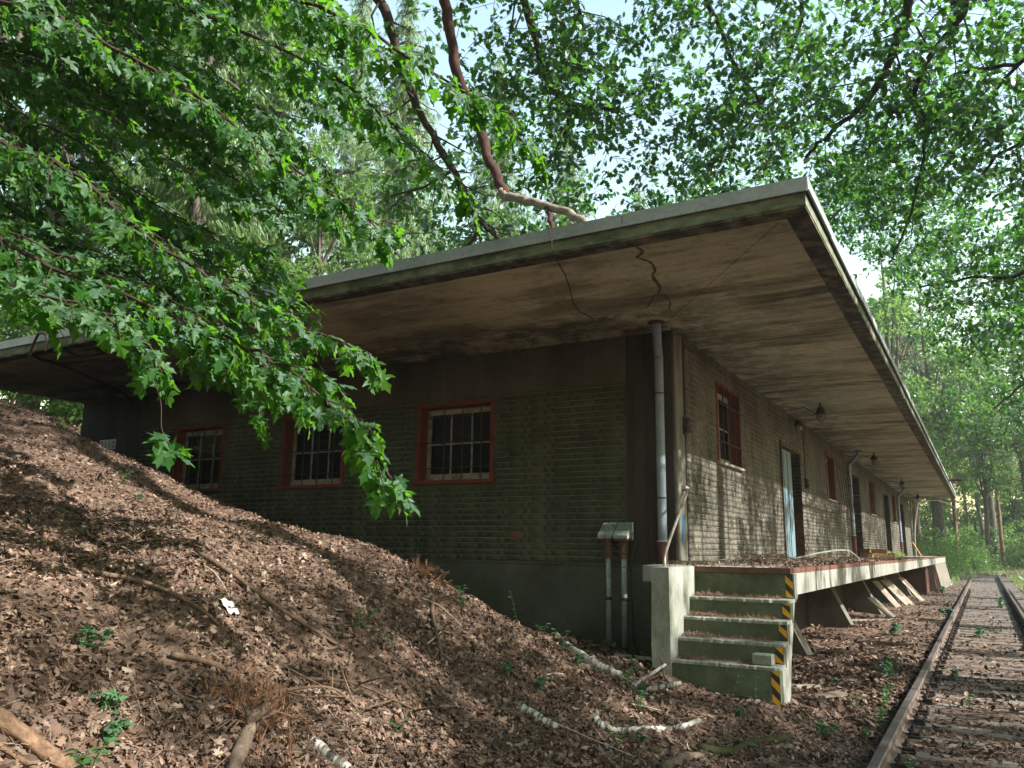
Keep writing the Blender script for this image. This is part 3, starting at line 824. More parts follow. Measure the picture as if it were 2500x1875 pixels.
def window(u0, u1, z0, z1, axis, wired=False, bars=True):
    """red surround, cream sash, glazing bars, panes and an iron grille"""
    face = YW if axis == 0 else XW
    s = 1 if axis == 0 else -1                       # into the wall
    def bx(g, a, b, d0, d1, c, d, bev=0.0):
        d0, d1 = face + s * d0, face + s * d1
        lo, hi = min(d0, d1), max(d0, d1)
        if axis == 0: g.box(a, b, lo, hi, c, d, bev)
        else: g.box(lo, hi, a, b, c, d, bev)
    rt_ = bpy.data.objects.new('window', None)
    wl = Vector(((u0 + u1) / 2, YW, z0) if axis == 0 else (XW, (u0 + u1) / 2, z0))
    link(rt_, house); rt_.location = wl - wloc(house)
    fw_, dep = (0.065, 0.25) if axis == 0 else (0.05, 0.22)
    g = Geo()
    bx(g, u0, u0 + fw_, -0.015, dep, z0 + fw_, z1 - fw_, 0.006); bx(g, u1 - fw_, u1, -0.015, dep, z0 + fw_, z1 - fw_, 0.006)
    bx(g, u0 - 0.02, u1 + 0.02, -0.03, dep, z1 - fw_ + 0.001, z1, 0.006)
    g.build('surround', M['red'], rt_)
    g = Geo(); bx(g, u0 - 0.03, u1 + 0.03, -0.055, dep, z0, z0 + fw_ - 0.001, 0.01)
    g.build('sill', M['red'] if axis == 0 else M['sash'], rt_)
    a, b, c, d = u0 + fw_ + 0.001, u1 - fw_ - 0.001, z0 + fw_ + 0.001, z1 - fw_ - 0.001
    d0 = dep - 0.07; g = Geo(); q = 0.06
    bx(g, a, a + q, d0, d0 + .05, c, d, 0.005); bx(g, b - q, b, d0, d0 + .05, c, d, 0.005)
    bx(g, a + q + .001, b - q - .001, d0, d0 + .05, d - 0.09, d, 0.005); bx(g, a + q + .001, b - q - .001, d0, d0 + .05, c, c + 0.11, 0.005)
    g.build('sash', M['sash'], rt_)
    a2, b2, c2, dd2 = a + q + .002, b - q - .002, c + .112, d - .092
    nb = 3 if axis == 0 else 2
    for i in range(1, nb):
        g = Geo(); u = a2 + (b2 - a2) * i / nb
        bx(g, u - .013, u + .013, d0 + .01, d0 + .04, c2, dd2); g.build('glazing_bar', M['sash'], rt_)
    zm = (c2 + dd2) / 2
    g = Geo(); bx(g, a2, b2, d0 + .012, d0 + .038, zm - .011, zm + .011); g.build('glazing_bar', M['sash'], rt_)
    for i in range(nb):
        for k in range(2):
            e0, e1 = a2 + (b2 - a2) * i / nb + .014, a2 + (b2 - a2) * (i + 1) / nb - .014
            f0, f1 = (c2, zm - .012) if k == 0 else (zm + .012, dd2)
            g = Geo(); bx(g, e0, e1, d0 + .022, d0 + .026, f0, f1); g.build('pane', M['pane'], rt_)
    if wired:
        g = Geo(); n = 26; L = (dd2 - c2)
        for i in range(-n, n):
            for sg in (1, -1):
                p0 = a2 + i * 0.042; pts = []
                for t in (0.0, 1.0):
                    pts.append((p0 + (t * L * .75 if sg > 0 else (1 - t) * L * .75), c2 + t * L))
                (ua, za), (ub, zb) = pts
                m = (zb - za) / (ub - ua)
                lo, hi = max(min(ua, ub), a2), min(max(ua, ub), b2)
                if hi - lo < .02: continue
                g.tube([(lo, face + d0 + .045, za + m * (lo - ua)), (hi, face + d0 + .045, za + m * (hi - ua))], .0022, 3, cap=False)
        g.build('wire_mesh', M['iron'], rt_)
    if bars:
        g = Geo(); grille(g, u0 + .04, u1 - .04, z0 + .05, z1 - .04, face - s * 0.035 if axis == 0 else face + .05, 4 if axis == 0 else 4, 3 if axis == 0 else 2, axis)
        g.build('grille', M['iron'], rt_)
    return rt_
window(*FRONT_W[0], 0, wired=True); window(*FRONT_W[1], 0); window(*FRONT_W[2], 0)
for i, w in enumerate(SIDE_W): window(*w, 1, bars=(i != 1))
g = Geo()      # grille of the second side window hangs askew, swung away from the wall
for i in range(6):
    y = 23.75 + i * 0.24
    g.tube([(XW + .10 + .03 * i, y - .25, 2.50 - .05 * i), (XW + .14 + .03 * i, y + .12, 1.34 - .06 * i)], .010, 5)
for t in (0.12, 0.85):
    g.tube([(XW + .10 + .04 * t, 23.5 + .37 * t, 2.5 - 1.16 * t), (XW + .26 + .04 * t, 24.72 + .37 * t, 2.23 - 1.18 * t)], .010, 5)
o = g.build('grille', M['iron'], house); o['label'] = 'hinged iron grille hanging askew beside its window'

# doors and recesses ----------------------------------------------------
for i, (a, b, c, d) in enumerate(SIDE_D):
    rt_ = bpy.data.objects.new('door', None); link(rt_, house); rt_.location = Vector((XW - .4, a, c)) - wloc(house)
    if i: Geo().box(XW - .44, XW - .40, a + .002, b - .002, c, d - .002).build('door_leaf', M['jamb'], rt_)
    else: Geo().box(XW - .07, XW - .03, a + .01, a + 1.22, c + .005, d - .07, .004).build('door_leaf', M['door'], rt_)
    if i == 0:
        g = Geo()
        for k in range(1, 3): g.box(XW - .0298, XW - .018, a + 1.2 * k / 3 - .02, a + 1.2 * k / 3 + .02, c + .05, d - .12)
        g.build('door_rib', M['door'], rt_)
        Geo().tube([(XW + .03, a - .07, ZP + .01), (XW + .03, a - .07, 2.2)], .02, 8).build('door_pipe', M['iron'], rt_)
    z = ZP + 0.01; r = 0; far_jamb = Geo()
    while z < d - .03:        # the far jamb, brick by brick
        for (p0, p1) in (((-.385, -.155), (-.145, -.006)) if r % 2 else ((-.385, -.265), (-.255, -.006))):
            g = Geo() if i == 0 else far_jamb
            g.box(XW + p0, XW + p1, b - .016, b - .0005, z, min(z + .071, d - .005))
            if i == 0: g.build('brick', M['dark_brick'] if (z < .42 or (z < .75 and p1 > -.05)) and i == 0 else M['jamb'], rt_)
        if i == 1:
            if r % 7 == 2: Geo().box(XW - .385, XW + .012, b - .05, b - .0165, z + .072, z + .083).build('mortar_lip', M['mortar_light'], rt_)
        z += 0.0833; r += 1
    if i: far_jamb.build('brickwork', M['jamb'], rt_)['kind'] = 'stuff'

# drainpipes ------------------------------------------------------------
def drainpipe(path, foot, clampz, rad=.060):
    rt_ = bpy.data.objects.new('drainpipe', None); link(rt_, house)
    rt_.location = Vector(foot) - wloc(house)
    Geo().tube(smooth_path(path, 5), rad, 14).build('pipe', M['pvc'], rt_, smooth=True)
    x, y = path[-1][0], path[-1][1]
    Geo().tube([(x, y, foot[2]), (x, y, foot[2] + .16), (x, y, path[-1][2] - .02), (x, y, path[-1][2] + .03)], [.064, .064, .068, .078], 14).build('cast_socket', M['rust_pipe'], rt_, smooth=False)
    g = Geo(); g.tube([(x, y, path[-1][2] + .03), (x, y, path[-1][2] + .055)], [.085, .066], 14); g.build('collar', M['pvc'], rt_)
    for z in clampz:
        px = np.interp(-z, [-p[2] for p in path], [p[0] for p in path]); py = np.interp(-z, [-p[2] for p in path], [p[1] for p in path])
        Geo().tube([(px, py, z), (px, py, z + .02)], .061, 14).box(px - .09, px + .09, py + .045, py + .06, z + .002, z + .018).build('clamp', M['iron'], rt_)
    x, y, z = path[0]
    Geo().tube([(x, y, z + .02), (x, y, z - .012), (x, y, z - .03)], [.12, .115, .07], 12, jitter=.12).build('ceiling_collar', M['rust'], rt_)
drainpipe([(-3.46, 9.74, 2.92), (-3.465, 9.76, 2.84), (-3.52, 9.93, 2.70), (-3.56, 10.07, 2.56), (-3.56, 10.08, 2.4), (-3.565, 10.085, 1.2), (-3.565, 10.085, .06)], (-3.565, 10.085, -.19), (2.02, .64))
drainpipe([(-2.95, 25.5, 2.92), (-2.96, 25.52, 2.82), (-3.2, 25.78, 2.6), (-3.27, 25.8, 2.5), (-3.27, 25.8, 1.2), (-3.27, 25.8, .42)], (-3.27, 25.8, ZP), (1.9, .9))
drainpipe([(-2.98, 41.5, 2.92), (-2.99, 41.52, 2.82), (-3.2, 41.78, 2.6), (-3.27, 41.8, 2.5), (-3.27, 41.8, 1.2), (-3.27, 41.8, .45)], (-3.27, 41.8, ZP), (1.9, .9))

# conduits and small fittings fixed to the walls ------------------------
g = Geo()
g.tube(smooth_path([(-3.99, 10.16, 2.25), (-3.985, 10.165, 1.6), (-3.98, 10.16, .9), (-3.96, 10.16, .2), (-3.99, 10.14, 0.0), (-4.02, 10.13, -.17)], 4), .007, 5)
g.tube([(-4.06, 10.12, -.19), (-3.0, 10.12, -.20)], .006, 5)
g.tube([(-4.02, 10.13, -.2), (-4.0, 10.13, -1.3)], .009, 5)
for z in (2.1, 1.25, .75): g.box(-4.02, -3.96, 10.15, 10.18, z, z + .012)
g.build('lightning_wire', M['clip'], house)
for (y, z0, z1) in ((10.55, 1.55, 2.75), (19.25, 1.4, 2.7)):
    g = Geo(); g.tube([(XW + .03, y, z1), (XW + .03, y, z0 + .2)], .012, 6); g.build('conduit', M['iron'], house)
    g = Geo()
    g.tube([(XW + .05, y, z0 + .2), (XW + .05, y, z0 + .16), (XW + .05, y, z0 + .15), (XW + .05, y, z0 + .1), (XW + .05, y, z0 + .09), (XW + .05, y, z0)], [.045, .06, .035, .035, .065, .05], 10)
    g.box(XW + .005, XW + .04, y - .05, y + .05, z0 - .02, z0 + .22); g.build('switch_box', M['iron'], house)
g = Geo(); g.obox((XW + .016, 10.37, .32), (0.003, 0, 0), (0, .035, 0), (0, .01, .12)); g.obox((XW + .0165, 10.36, .13), (0.003, 0, 0), (0, .022, 0), (0, -.006, .08)); g.build('paint_mark', M['blue_paint'], house)

# ------------------------------------------------------------------ things on the building
t = empty('house_number_sign', (-15.55, YW - .03, 1.87), 'white plate reading 2110 on the dark left end of the wall', 'sign')
Geo().box(-15.82, -15.29, YW - .030, YW - .014, 1.87, 2.08, .004).build('plate', M['white_plate'], t)
for k, ch in enumerate('2110'):
    cu = bpy.data.curves.new('digit', 'FONT'); cu.body = ch; cu.size = .20; cu.extrude = .001; cu.align_x = 'CENTER'
    tmp = bpy.data.objects.new('tmp_text', cu); COL.objects.link(tmp)
    dg = bpy.context.evaluated_depsgraph_get()
    me = bpy.data.meshes.new_from_object(tmp.evaluated_get(dg)); me.materials.clear(); me.materials.append(M['black'])
    bpy.data.objects.remove(tmp)
    d_ = bpy.data.objects.new('digit', me); link(d_, t)
    d_.location = (-.19 + .127 * k, -.003, .032); d_.rotation_euler = (PI / 2, 0, 0)

for k, x in enumerate((-4.31, -4.09)):
    lab = ['left of two pale flaking vent caps on pipes against the plinth', 'right of two pale flaking vent caps on pipes, beside the thin wire'][k]
    t = empty('vent_pipe', (x, 10.02, -1.3), lab, 'vent pipe', 'paired vent pipes on the front wall')
    w = .098
    Geo().prism([(9.93, .13), (9.93, .17), (10.13, .34), (10.165, .34), (10.165, .13)], 0, x - w, x + w).build('hood', M['copper_green'], t)
    g = Geo(); g.box(x - w + .005, x + w - .005, 9.935, 10.16, .10, .129); g.tube([(x, 10.05, .10), (x, 10.05, .02), (x, 10.05, -.08), (x, 10.05, -.12)], [.075, .062, .05, .062], 12); g.build('throat', M['rust'], t)
    Geo().tube([(x, 10.05, -.12), (x, 10.05, -1.35)], .036, 12).build('pipe', M['copper_green'], t, smooth=True)
    Geo().tube([(x, 10.05, -.66), (x, 10.05, -.62)], .043, 12).build('clamp', M['iron'], t)

def lamp_thing(lab, loc):
    x, y, z = loc
    t = empty('ceiling_lamp', loc, lab, 'lamp', 'caged lamps under the roof')
    Geo().tube([(XW + .02, y + .25, z - .06), (x - .35, y + .08, z - .05), (x - .3, y + .06, z - .06), (x - .1, y, z - .2), (x - .05, y, z - .2)], .009, 5).build('conduit', M['iron'], t)
    Geo().tube([(x, y, z), (x, y, z - .08), (x, y, z - .09), (x, y, z - .15), (x, y, z - .21), (x, y, z - .22)], [.022, .022, .06, .085, .098, .09], 12).build('cap', M['iron'], t)
    Geo().tube([(x, y, z - .22), (x, y, z - .28), (x, y, z - .33), (x, y, z - .35)], [.066, .066, .05, .01], 12).build('glass', M['lamp_glass'], t, smooth=True)
    g = Geo()
    for k in range(6):
        a = k * PI / 3
        g.tube([(x + .085 * math.cos(a), y + .085 * math.sin(a), z - .21), (x + .085 * math.cos(a), y + .085 * math.sin(a), z - .29), (x + .05 * math.cos(a), y + .05 * math.sin(a), z - .36), (x, y, z - .375)], .005, 4)
    g.tube([(x + .085 * math.cos(a), y + .085 * math.sin(a), z - .28) for a in np.linspace(0, 2 * PI, 13)], .005, 4)
    g.build('cage', M['iron'], t)
for lab, loc in (('caged black lamp under the roof nearest the stairs', (-2.6, 16.9, ZS)), ('caged lamp under the roof above the firewood heap', (-2.6, 26.2, ZS)),
                 ('caged lamp under the roof between firewood and far end', (-2.65, 36.4, ZS)), ('last small caged lamp near the far roof end', (-2.65, 45.6, ZS))):
    lamp_thing(lab, loc)
t = empty('wall_lamp', (XW, 17.8, 2.6), 'bulkhead lamp on the wall above the blue grey door', 'lamp')
Geo().tube([(XW + .01, 17.8, 2.75), (XW + .12, 17.8, 2.78), (XW + .2, 17.75, 2.72)], .015, 6).build('arm', M['iron'], t)
Geo().tube([(XW + .2, 17.75, 2.74), (XW + .2, 17.74, 2.68), (XW + .22, 17.70, 2.6)], [.04, .075, .09], 10).build('housing', M['iron'], t)
Geo().tube([(XW + .22, 17.70, 2.6), (XW + .23, 17.68, 2.54), (XW + .235, 17.67, 2.5)], [.075, .07, .03], 10).build('glass', M['lamp_glass'], t, smooth=True)

t = empty('cable_bracket', (-12.45, 6.85, 3.0), 'black cable and iron bracket at the roof edge above the number plate', 'cable')
Geo().tube(smooth_path([(-12.65, 6.80, 2.84), (-12.60, 6.80, 2.95), (-12.50, 6.80, 3.12), (-12.44, 6.80, 3.17), (-12.28, 6.80, 3.14), (-12.22, 6.80, 3.06), (-12.22, 6.80, 2.86)], 3), .022, 7).build('bracket', M['iron'], t)
Geo().tube(smooth_path([(-12.65, 6.82, 2.87), (-12.85, 7.1, 2.86), (-13.0, 7.5, 2.87), (-13.5, 8.3, 2.87), (-14.3, 9.56, 2.86), (-14.9, 10.15, 2.84)], 4), .026, 7).build('cable', M['iron'], t)
t = Geo().tube(smooth_path([(-3.53, 6.83, 3.2), (-3.50, 6.80, 3.06), (-3.50, 6.86, 2.91), (-3.75, 7.7, 2.905), (-4.09, 8.63, 2.90), (-4.13, 9.2, 2.91)], 5, .006), .006, 5).build('hanging_wire', M['clip'], org=(-3.5, 6.8, 3.0))
tag(t, 'thin wire hanging over the roof edge and along the ceiling', 'wire')

# ------------------------------------------------------------------ loading platform
XP, Y0P, Y1P = -1.76, 8.84, 48.0
plat = empty('loading_platform', (XP, Y0P, -1.6), 'long raised concrete loading platform running along the track', 'loading platform')
Geo().box(XW + .002, XP - .26, Y0P + .07, Y1P, -.36, ZP - .002).build('deck', M['concrete'], plat)
y = Y0P + .06; k = 0
while y < Y1P - .1:
    e = min(y + 5.05, Y1P)
    Geo().prism([(XP - .258, -.36), (XP - .258, ZP - .05), (XP, ZP - .05), (XP + .002, -.455), (XP - .2, -.46)], 1, y + .002, e - .002).build('edge_beam', M['beam_edge'], plat)
    g = Geo(); g.box(XP - .258, XP + .006, y + .003, e - .003, ZP - .0495, ZP + .001); g.build('edge_angle', M['angle'], plat)
    y = e; k += 1
Geo().box(-2.768, XP + .008, Y0P - .012, Y0P + .058, ZP - .055, ZP + .002).build('edge_angle', M['angle'], plat)
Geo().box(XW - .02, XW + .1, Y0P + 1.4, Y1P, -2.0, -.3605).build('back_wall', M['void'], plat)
for i, y in enumerate((13.4, 18.4, 23.5, 28.6, 33.7)):
    Geo().prism([(XW + .1005, -.3605), (-2.12, -.3605), (-2.12, -.47), (-2.90, -.60), (-2.34, -1.75), (XW + .1005, -1.75)], 1, y - .2, y + .2).build('buttress', M['buttress'], plat)
g = Geo(); g.box(XW + .102, -2.05, 35.6, 37.6, -1.8, -.4605)
g.build('end_wall', M['dark_brick'], plat)
z = -1.68; r = 0
while z < -.55:
    u = 35.6 + (0.0 if r % 2 else .12)
    while u < 37.5:
        Geo().box(-2.0495, -2.035, u, min(u + .24, 37.6), z, z + .071).build('brick', M['dark_brick'], plat); u += .252
    z += .0833; r += 1
Geo().prism([(XW + .102, -.3605), (XP - .02, -.4605), (XP + .22, -1.75), (XW + .102, -1.75)], 1, 37.62, Y1P - .02).build('end_block', M['under'], plat)
for y in (36.2, 37.4): Geo().tube([(XP - .04, y, -.46), (XP + .05, y, -1.65)], .028, 6).build('support_post', M['angle'], plat)

# stairs ------------------------------------------------------------------
st = empty('concrete_stairs', (-2.26, 8.0, -1.6), 'steep concrete stairs with hazard striped edge at the platform end', 'stairs')
SX0, SX1 = -2.768, -1.73
steps = [(8.63, -.485), (8.42, -.677), (8.21, -.868), (8.0, -1.06)]
for k, (y, z) in enumerate(steps):
    yb = Y0P + .055 if k == 0 else steps[k - 1][0] - .0005 + .012
    # tread slab with a slightly overhanging nose
    n_ = 40; xs = np.linspace(SX0, SX1, n_ + 1)
    for_top = rng.uniform(-.004, .003, n_ + 1); nose = rng.uniform(-.006, .005, n_ + 1) + .010 * (rng.random(n_ + 1) > .9)
    V = []; F = []
    for i, x_ in enumerate(xs):
        V += [(x_, y + nose[i], z - .035), (x_, y + nose[i], z - .008 + for_top[i]), (x_, y + .012 + nose[i], z + for_top[i] * .4), (x_, yb + .03, z), (x_, yb + .03, z - .035)]
    for i in range(n_):
        for j in range(5):
            F.append((5 * i + j, 5 * i + (j + 1) % 5, 5 * i + 5 + (j + 1) % 5, 5 * i + 5 + j))
    F += [(0, 4, 3, 2, 1), tuple(5 * n_ + j for j in (0, 1, 2, 3, 4))]
    Geo().add(V, F).build('tread', M['concrete'], st)
    zr1 = (ZP - .056) if k == 0 else steps[k - 1][1] - .036
    yr = (Y0P if k == 0 else steps[k - 1][0]) + .012
    Geo().box(SX0, SX1 - .006, yr, yr + .10, z - .02, zr1).build('riser', M['riser'], st)
Geo().box(SX0, SX1 - .006, 8.012, 8.11, -1.9, -1.096).build('riser', M['riser'], st)
# solid flank of the flight, its underside sloping back to the beam
prof = [(8.112, -1.9), (8.112, -1.0955), (8.321, -1.0955), (8.321, -.9035), (8.531, -.9035), (8.531, -.7125), (8.741, -.7125), (8.741, -.5205), (8.899, -.5205), (8.899, -.46), (8.55, -1.06), (8.25, -1.9)]
Geo().prism([(a, b) for a, b in prof], 0, SX0 + .001, SX1 - .002).build('flight', M['beam_edge'], st)
Geo().prism([(Y0P + .02, -.2365), (9.0, -.2365), (9.0, -.47), (8.90, -.52), (Y0P + .02, -.52)], 0, SX1 - .0065, SX1 + .004).build('end_cheek', M['beam_edge'], st)
g = Geo()
n_ = 10
V = []; F = []
zz = np.linspace(-1.9, ZP, n_)
poly = [(-2.965, 7.985), (SX0 - .001, 7.985), (SX0 - .001, 8.62), (SX0 - .001, 9.3), (SX0 - .001, 10.14), (-2.965, 10.14)]
for z_ in zz:
    tp = (z_ + 1.2) * .02
    for (x_, y_) in poly:
        V.append((x_ + (rng.uniform(-.006, .006) + tp * .3 if x_ < -2.9 else 0), y_ + (rng.uniform(-.005, .005) if y_ < 8 else 0), z_))
m = len(poly)
for i in range(n_ - 1):
    for j in range(m): F.append((i * m + j, i * m + (j + 1) % m, (i + 1) * m + (j + 1) % m, (i + 1) * m + j))
F += [tuple(range(m - 1, -1, -1)), tuple((n_ - 1) * m + j for j in range(m))]
g.add(V, F).build('cheek_wall', M['concrete'], st)
for k in range(5):          # hazard strips on the riser ends: black plate with yellow bars
    yr = ([Y0P] + [s[0] for s in steps])[k] + .012
    z1 = (ZP - .058) if k == 0 else steps[k - 1][1] - .038
    z0 = (steps[k][1] + .004) if k < 4 else -1.42
    x0, x1 = SX1 - .083, SX1 - .008
    hp = Geo().box(x0, x1, yr - .004, yr - .0008, z0, z1).build('hazard_strip', M['black'], st, org=((x0 + x1) / 2, yr, z0))
    z = z0 - .06 + (k % 3) * .04
    while z < z1:
        lo = [(x0 + .001, z + .075), (x1 - .001, z), (x1 - .001, z + .072), (x0 + .001, z + .147)]
        lo = [(a, min(max(b, z0 + .001), z1 - .001)) for a, b in lo]
        if abs(lo[2][1] - lo[1][1]) + abs(lo[3][1] - lo[0][1]) > .02:
            V = [(a, yr - .0055, b) for a, b in lo] + [(a, yr - .0041, b) for a, b in lo]
            Geo().add(V, [(0, 1, 2, 3), (7, 6, 5, 4), (0, 4, 5, 1), (1, 5, 6, 2), (2, 6, 7, 3), (3, 7, 4, 0)]).build('yellow_bar', M['yellow'], hp)
        z += .145
t = empty('handrail', (-2.885, 8.2, ZP), 'slanting galvanised handrail from the stair cheek to the wall', 'handrail')
Geo().tube(smooth_path([(-2.885, 8.2, ZP - .01), (-2.886, 8.203, -.12), (-2.90, 8.26, -.06), (-2.93, 8.42, .02), (-3.0, 8.79, .17), (-3.12, 9.42, .41), (-3.31, 10.42, .79)], 4), .017, 10).build('tube', M['steel'], t, smooth=True)
Geo().tube([(-3.385, 10.40, .80), (-3.34, 10.40, .79), (-3.30, 10.415, .785)], [.045, .04, .02], 12).build('wall_flange', M['steel'], t)
t = Geo().box(-1.995, -1.80, 8.04, 8.16, -1.059, -.957, .012).build('concrete_block', M['concrete'], org=(-1.9, 8.1, -1.059))
tag(t, 'loose grey concrete block lying on the lowest step', 'block')

# ------------------------------------------------------------------ railway
track = empty('railway_track', (-.05, 2, -1.62), 'old rusty railway track with weathered sleepers beside the platform', 'railway track')
ZR = -1.475
def centre(s):
    """track centre line by distance: straight, then a bend to the right"""
    if s < 64: return np.array([-.05, s]), np.array([0.0, 1.0])
    R_ = 55.0; a = (s - 64) / R_
    return np.array([-.05 + R_ * (1 - math.cos(a)), 64 + R_ * math.sin(a)]), np.array([math.sin(a), math.cos(a)])
HEAD = [(-.036, 0), (-.030, .0), (.030, 0), (.036, -.008), (.036, -.034), (.010, -.048), (.008, -.115), (.018, -.128), (.065, -.140), (.065, -.150), (-.065, -.150), (-.065, -.140), (-.018, -.128), (-.008, -.115), (-.010, -.048), (-.036, -.034), (-.036, -.008)]
S_ = np.concatenate([np.arange(1.0, 12, .5), np.arange(12, 64, 2), np.arange(64, 125, 2.5)])
for off in (-.75, .75):
    V = []; m = len(HEAD)
    for s in S_:
        c, d = centre(s); nrm = np.array([d[1], -d[0]])
        wob = .004 * math.sin(s * .7 + off)
        for (a, b) in HEAD:
            V.append((*(c + nrm * (off + a + wob)), ZR + b + .006 * math.sin(s * .33)))
    F = [(i * m + j, i * m + (j + 1) % m, (i + 1) * m + (j + 1) % m, (i + 1) * m + j) for i in range(len(S_) - 1) for j in range(m)]
    o = Geo().add(V, F).build('rail', M['rail_side'], track)
    o.data.materials.append(M['rail_top'])
    for p in o.data.polygons:
        if p.index % m in (0, 1, 2, 16): p.material_index = 1
sl_me = []
for k in range(4):
    g = Geo(); xs = np.linspace(-1.3, 1.3, 14); V = []; F = []
    for x_ in xs:
        w = .12 + rng.uniform(-.008, .006); h = rng.uniform(-.012, .006); ch_ = rng.uniform(.008, .022)
        V += [(x_, -w, -.16), (x_, -w - rng.uniform(0, .006), -ch_), (x_, -w + ch_, h * .5), (x_, 0, h - rng.uniform(0, .006)), (x_, w - ch_, h * .5), (x_, w, -ch_), (x_, w, -.16)]
    for i in range(13):
        for j in range(6): F.append((7 * i + j, 7 * i + j + 1, 7 * i + 8 + j, 7 * i + 7 + j))
    F += [(6, 5, 4, 3, 2, 1, 0), tuple(7 * 13 + j for j in range(7))]
    g.add(V, F)
    me = bpy.data.meshes.new('sleeper'); me.from_pydata(np.concatenate(g.v).tolist(), [], g.f); me.materials.append(M['sleeper']); sl_me.append(me)
g = Geo()
g.box(-.17, .17, -.08, .08, 0, .018, .004)
for sgn in (-1, 1):
    g.box(sgn * .105 - .035, sgn * .105 + .035, -.055, .055, .018, .05, .008)
    g.box(sgn * .085 - .025, sgn * .085 + .025, -.03, .03, .05, .068, .006)
    g.tube([(sgn * .10, 0, .05), (sgn * .10, 0, .085)], .021, 6); g.tube([(sgn * .10, 0, .085), (sgn * .10, 0, .105)], .013, 6)
    g.tube([(sgn * .15, .045, .018), (sgn * .15, .045, .045)], .017, 6)
    g.tube([(sgn * .15, -.045, .018), (sgn * .15, -.045, .045)], .017, 6)
clip_me = bpy.data.meshes.new('fastening'); clip_me.from_pydata(np.concatenate(g.v).tolist(), [], g.f); clip_me.materials.append(M['clip'])
tl = wloc(track)
s = 1.6; k = 0
while s < 112:
    c, d = centre(s)
    o = bpy.data.objects.new('sleeper', sl_me[int(rng.integers(0, 4))]); link(o, track)
    o.location = Vector((c[0] + rng.uniform(-.03, .03), c[1], -1.628 + rng.uniform(-.006, .006))) - tl
    o.rotation_euler = (0, 0, -math.atan2(d[0], d[1]) + rng.uniform(-.012, .012))
    if s < 42:
        for off in (-.75, .75):
            q = bpy.data.objects.new('fastening', clip_me); link(q, o)
            q.location = (off + (-.05 - c[0]) * 0 - (o.location.x + tl.x - c[0]), 0, .002)
    s += .63 + rng.uniform(-.03, .03); k += 1

# ballast stones, thicker where the litter thins out
n = 9000
y = 3 + 70 * rng.random(n) ** 1.1; x = rng.uniform(-1.6, 1.6, n)
keep = rng.random(n) < np.clip((y - 4) / 26, .12, 1); x, y = x[keep], y[keep]; n = len(x)
ST = []
for q in range(4):
    v = np.array([(1, 0, 0), (-1, 0, 0), (0, 1, 0), (0, -1, 0), (0, 0, 1), (0, 0, -1)], float) * rng.uniform(.6, 1.1, (6, 1)) + rng.uniform(-.2, .2, (6, 3))
    ST.append((v, np.array([(0, 2, 4), (2, 1, 4), (1, 3, 4), (3, 0, 4), (2, 0, 5), (1, 2, 5), (3, 1, 5), (0, 3, 5)])))
P = np.stack([x, y, hgt(x, y) + rng.uniform(-.01, .012, n)], 1)
o = mesh_obj('ballast_gravel', scatter_mesh('ballast_gravel', ST, P, rng.normal(0, 1, (n, 3)), rng.normal(0, 1, (n, 3)), rng.uniform(.015, .038, n), M['stone']))
o['kind'] = 'stuff'

# ------------------------------------------------------------------ leaf litter
def ground_normal(x, y):
    e = .03
    return unit(np.stack([-(hgt(x + e, y) - hgt(x - e, y)) / (2 * e), -(hgt(x, y + e) - hgt(x, y - e)) / (2 * e), np.ones_like(x)], 1))
def sample(n, x0, x1, y0, y1, cut):
    """points on the ground, denser towards the eye"""
    xs, ys = [], []
    tot = 0
    while tot < n:
        x = rng.uniform(x0, x1, 40000); y = rng.uniform(y0, y1, 40000)
        d2 = x * x + y * y + 1.0
        ang = np.arctan2(-x, y)
        m = (rng.random(40000) < np.clip(cut / d2, 0, 1)) & (ang < math.radians(67)) & (ang > math.radians(-8))
        m &= ~((y > 10.12) & (x < -3.3) & (x > -16.6))
        m &= ~((y > 8.02) & (y < 9.0) & (x > -2.95) & (x < -1.74))
        xs.append(x[m]); ys.append(y[m]); tot += m.sum()
    return np.concatenate(xs)[:n], np.concatenate(ys)[:n]
def litter(name, n, tm, area, cut, smin, smax, tilt, lift, mat):
    x, y = sample(n, *area, cut)
    N = unit(ground_normal(x, y) + rng.normal(0, tilt, (n, 3)))
    D = rng.normal(0, 1, (n, 3)); D -= N * (D * N).sum(1, keepdims=True)
    P = np.stack([x, y, hgt(x, y)], 1) + N * rng.uniform(0.0, lift, (n, 1))
    # between the rails the leaves are fewer; elsewhere they lie in drifts with bare soil between
    on = (x > -.84) & (x < 1.2)
    Q = np.stack([x, y, x * 0], 1)
    bare = (np.sin(x * 2.3 + 1.2 * np.sin(y * 1.7)) * np.sin(y * 2.9 - x * 1.1 + 1) + .5 * np.sin(x * 6.1 - y * 3.3) * np.sin(y * 5.2 + x)) > .45
    keep = (~on | (rng.random(n) < .36)) & (~bare | (rng.random(n) < .45))
    o = mesh_obj(name, scatter_mesh(name, tm, P[keep], D[keep], N[keep], rng.uniform(smin, smax, n)[keep], mat))
    o['kind'] = 'stuff'
    return o
litter('leaf_litter', 92000, DRY, (-14, 2.6, 1.6, 14), 26, .016, .066, .6, .034, M['litter'])
litter('leaf_litter', 60000, OVAL, (-14, 2.6, 1.6, 14), 26, .015, .045, .6, .032, M['litter'])
litter('leaf_litter', 30000, OVAL, (-24, 3.0, 8, 46), 140, .07, .12, .40, .03, M['litter'])
litter('twig_litter', 34000, STICK, (-15, 2.4, 1.6, 16), 26, .025, .11, .25, .034, M['straw'])

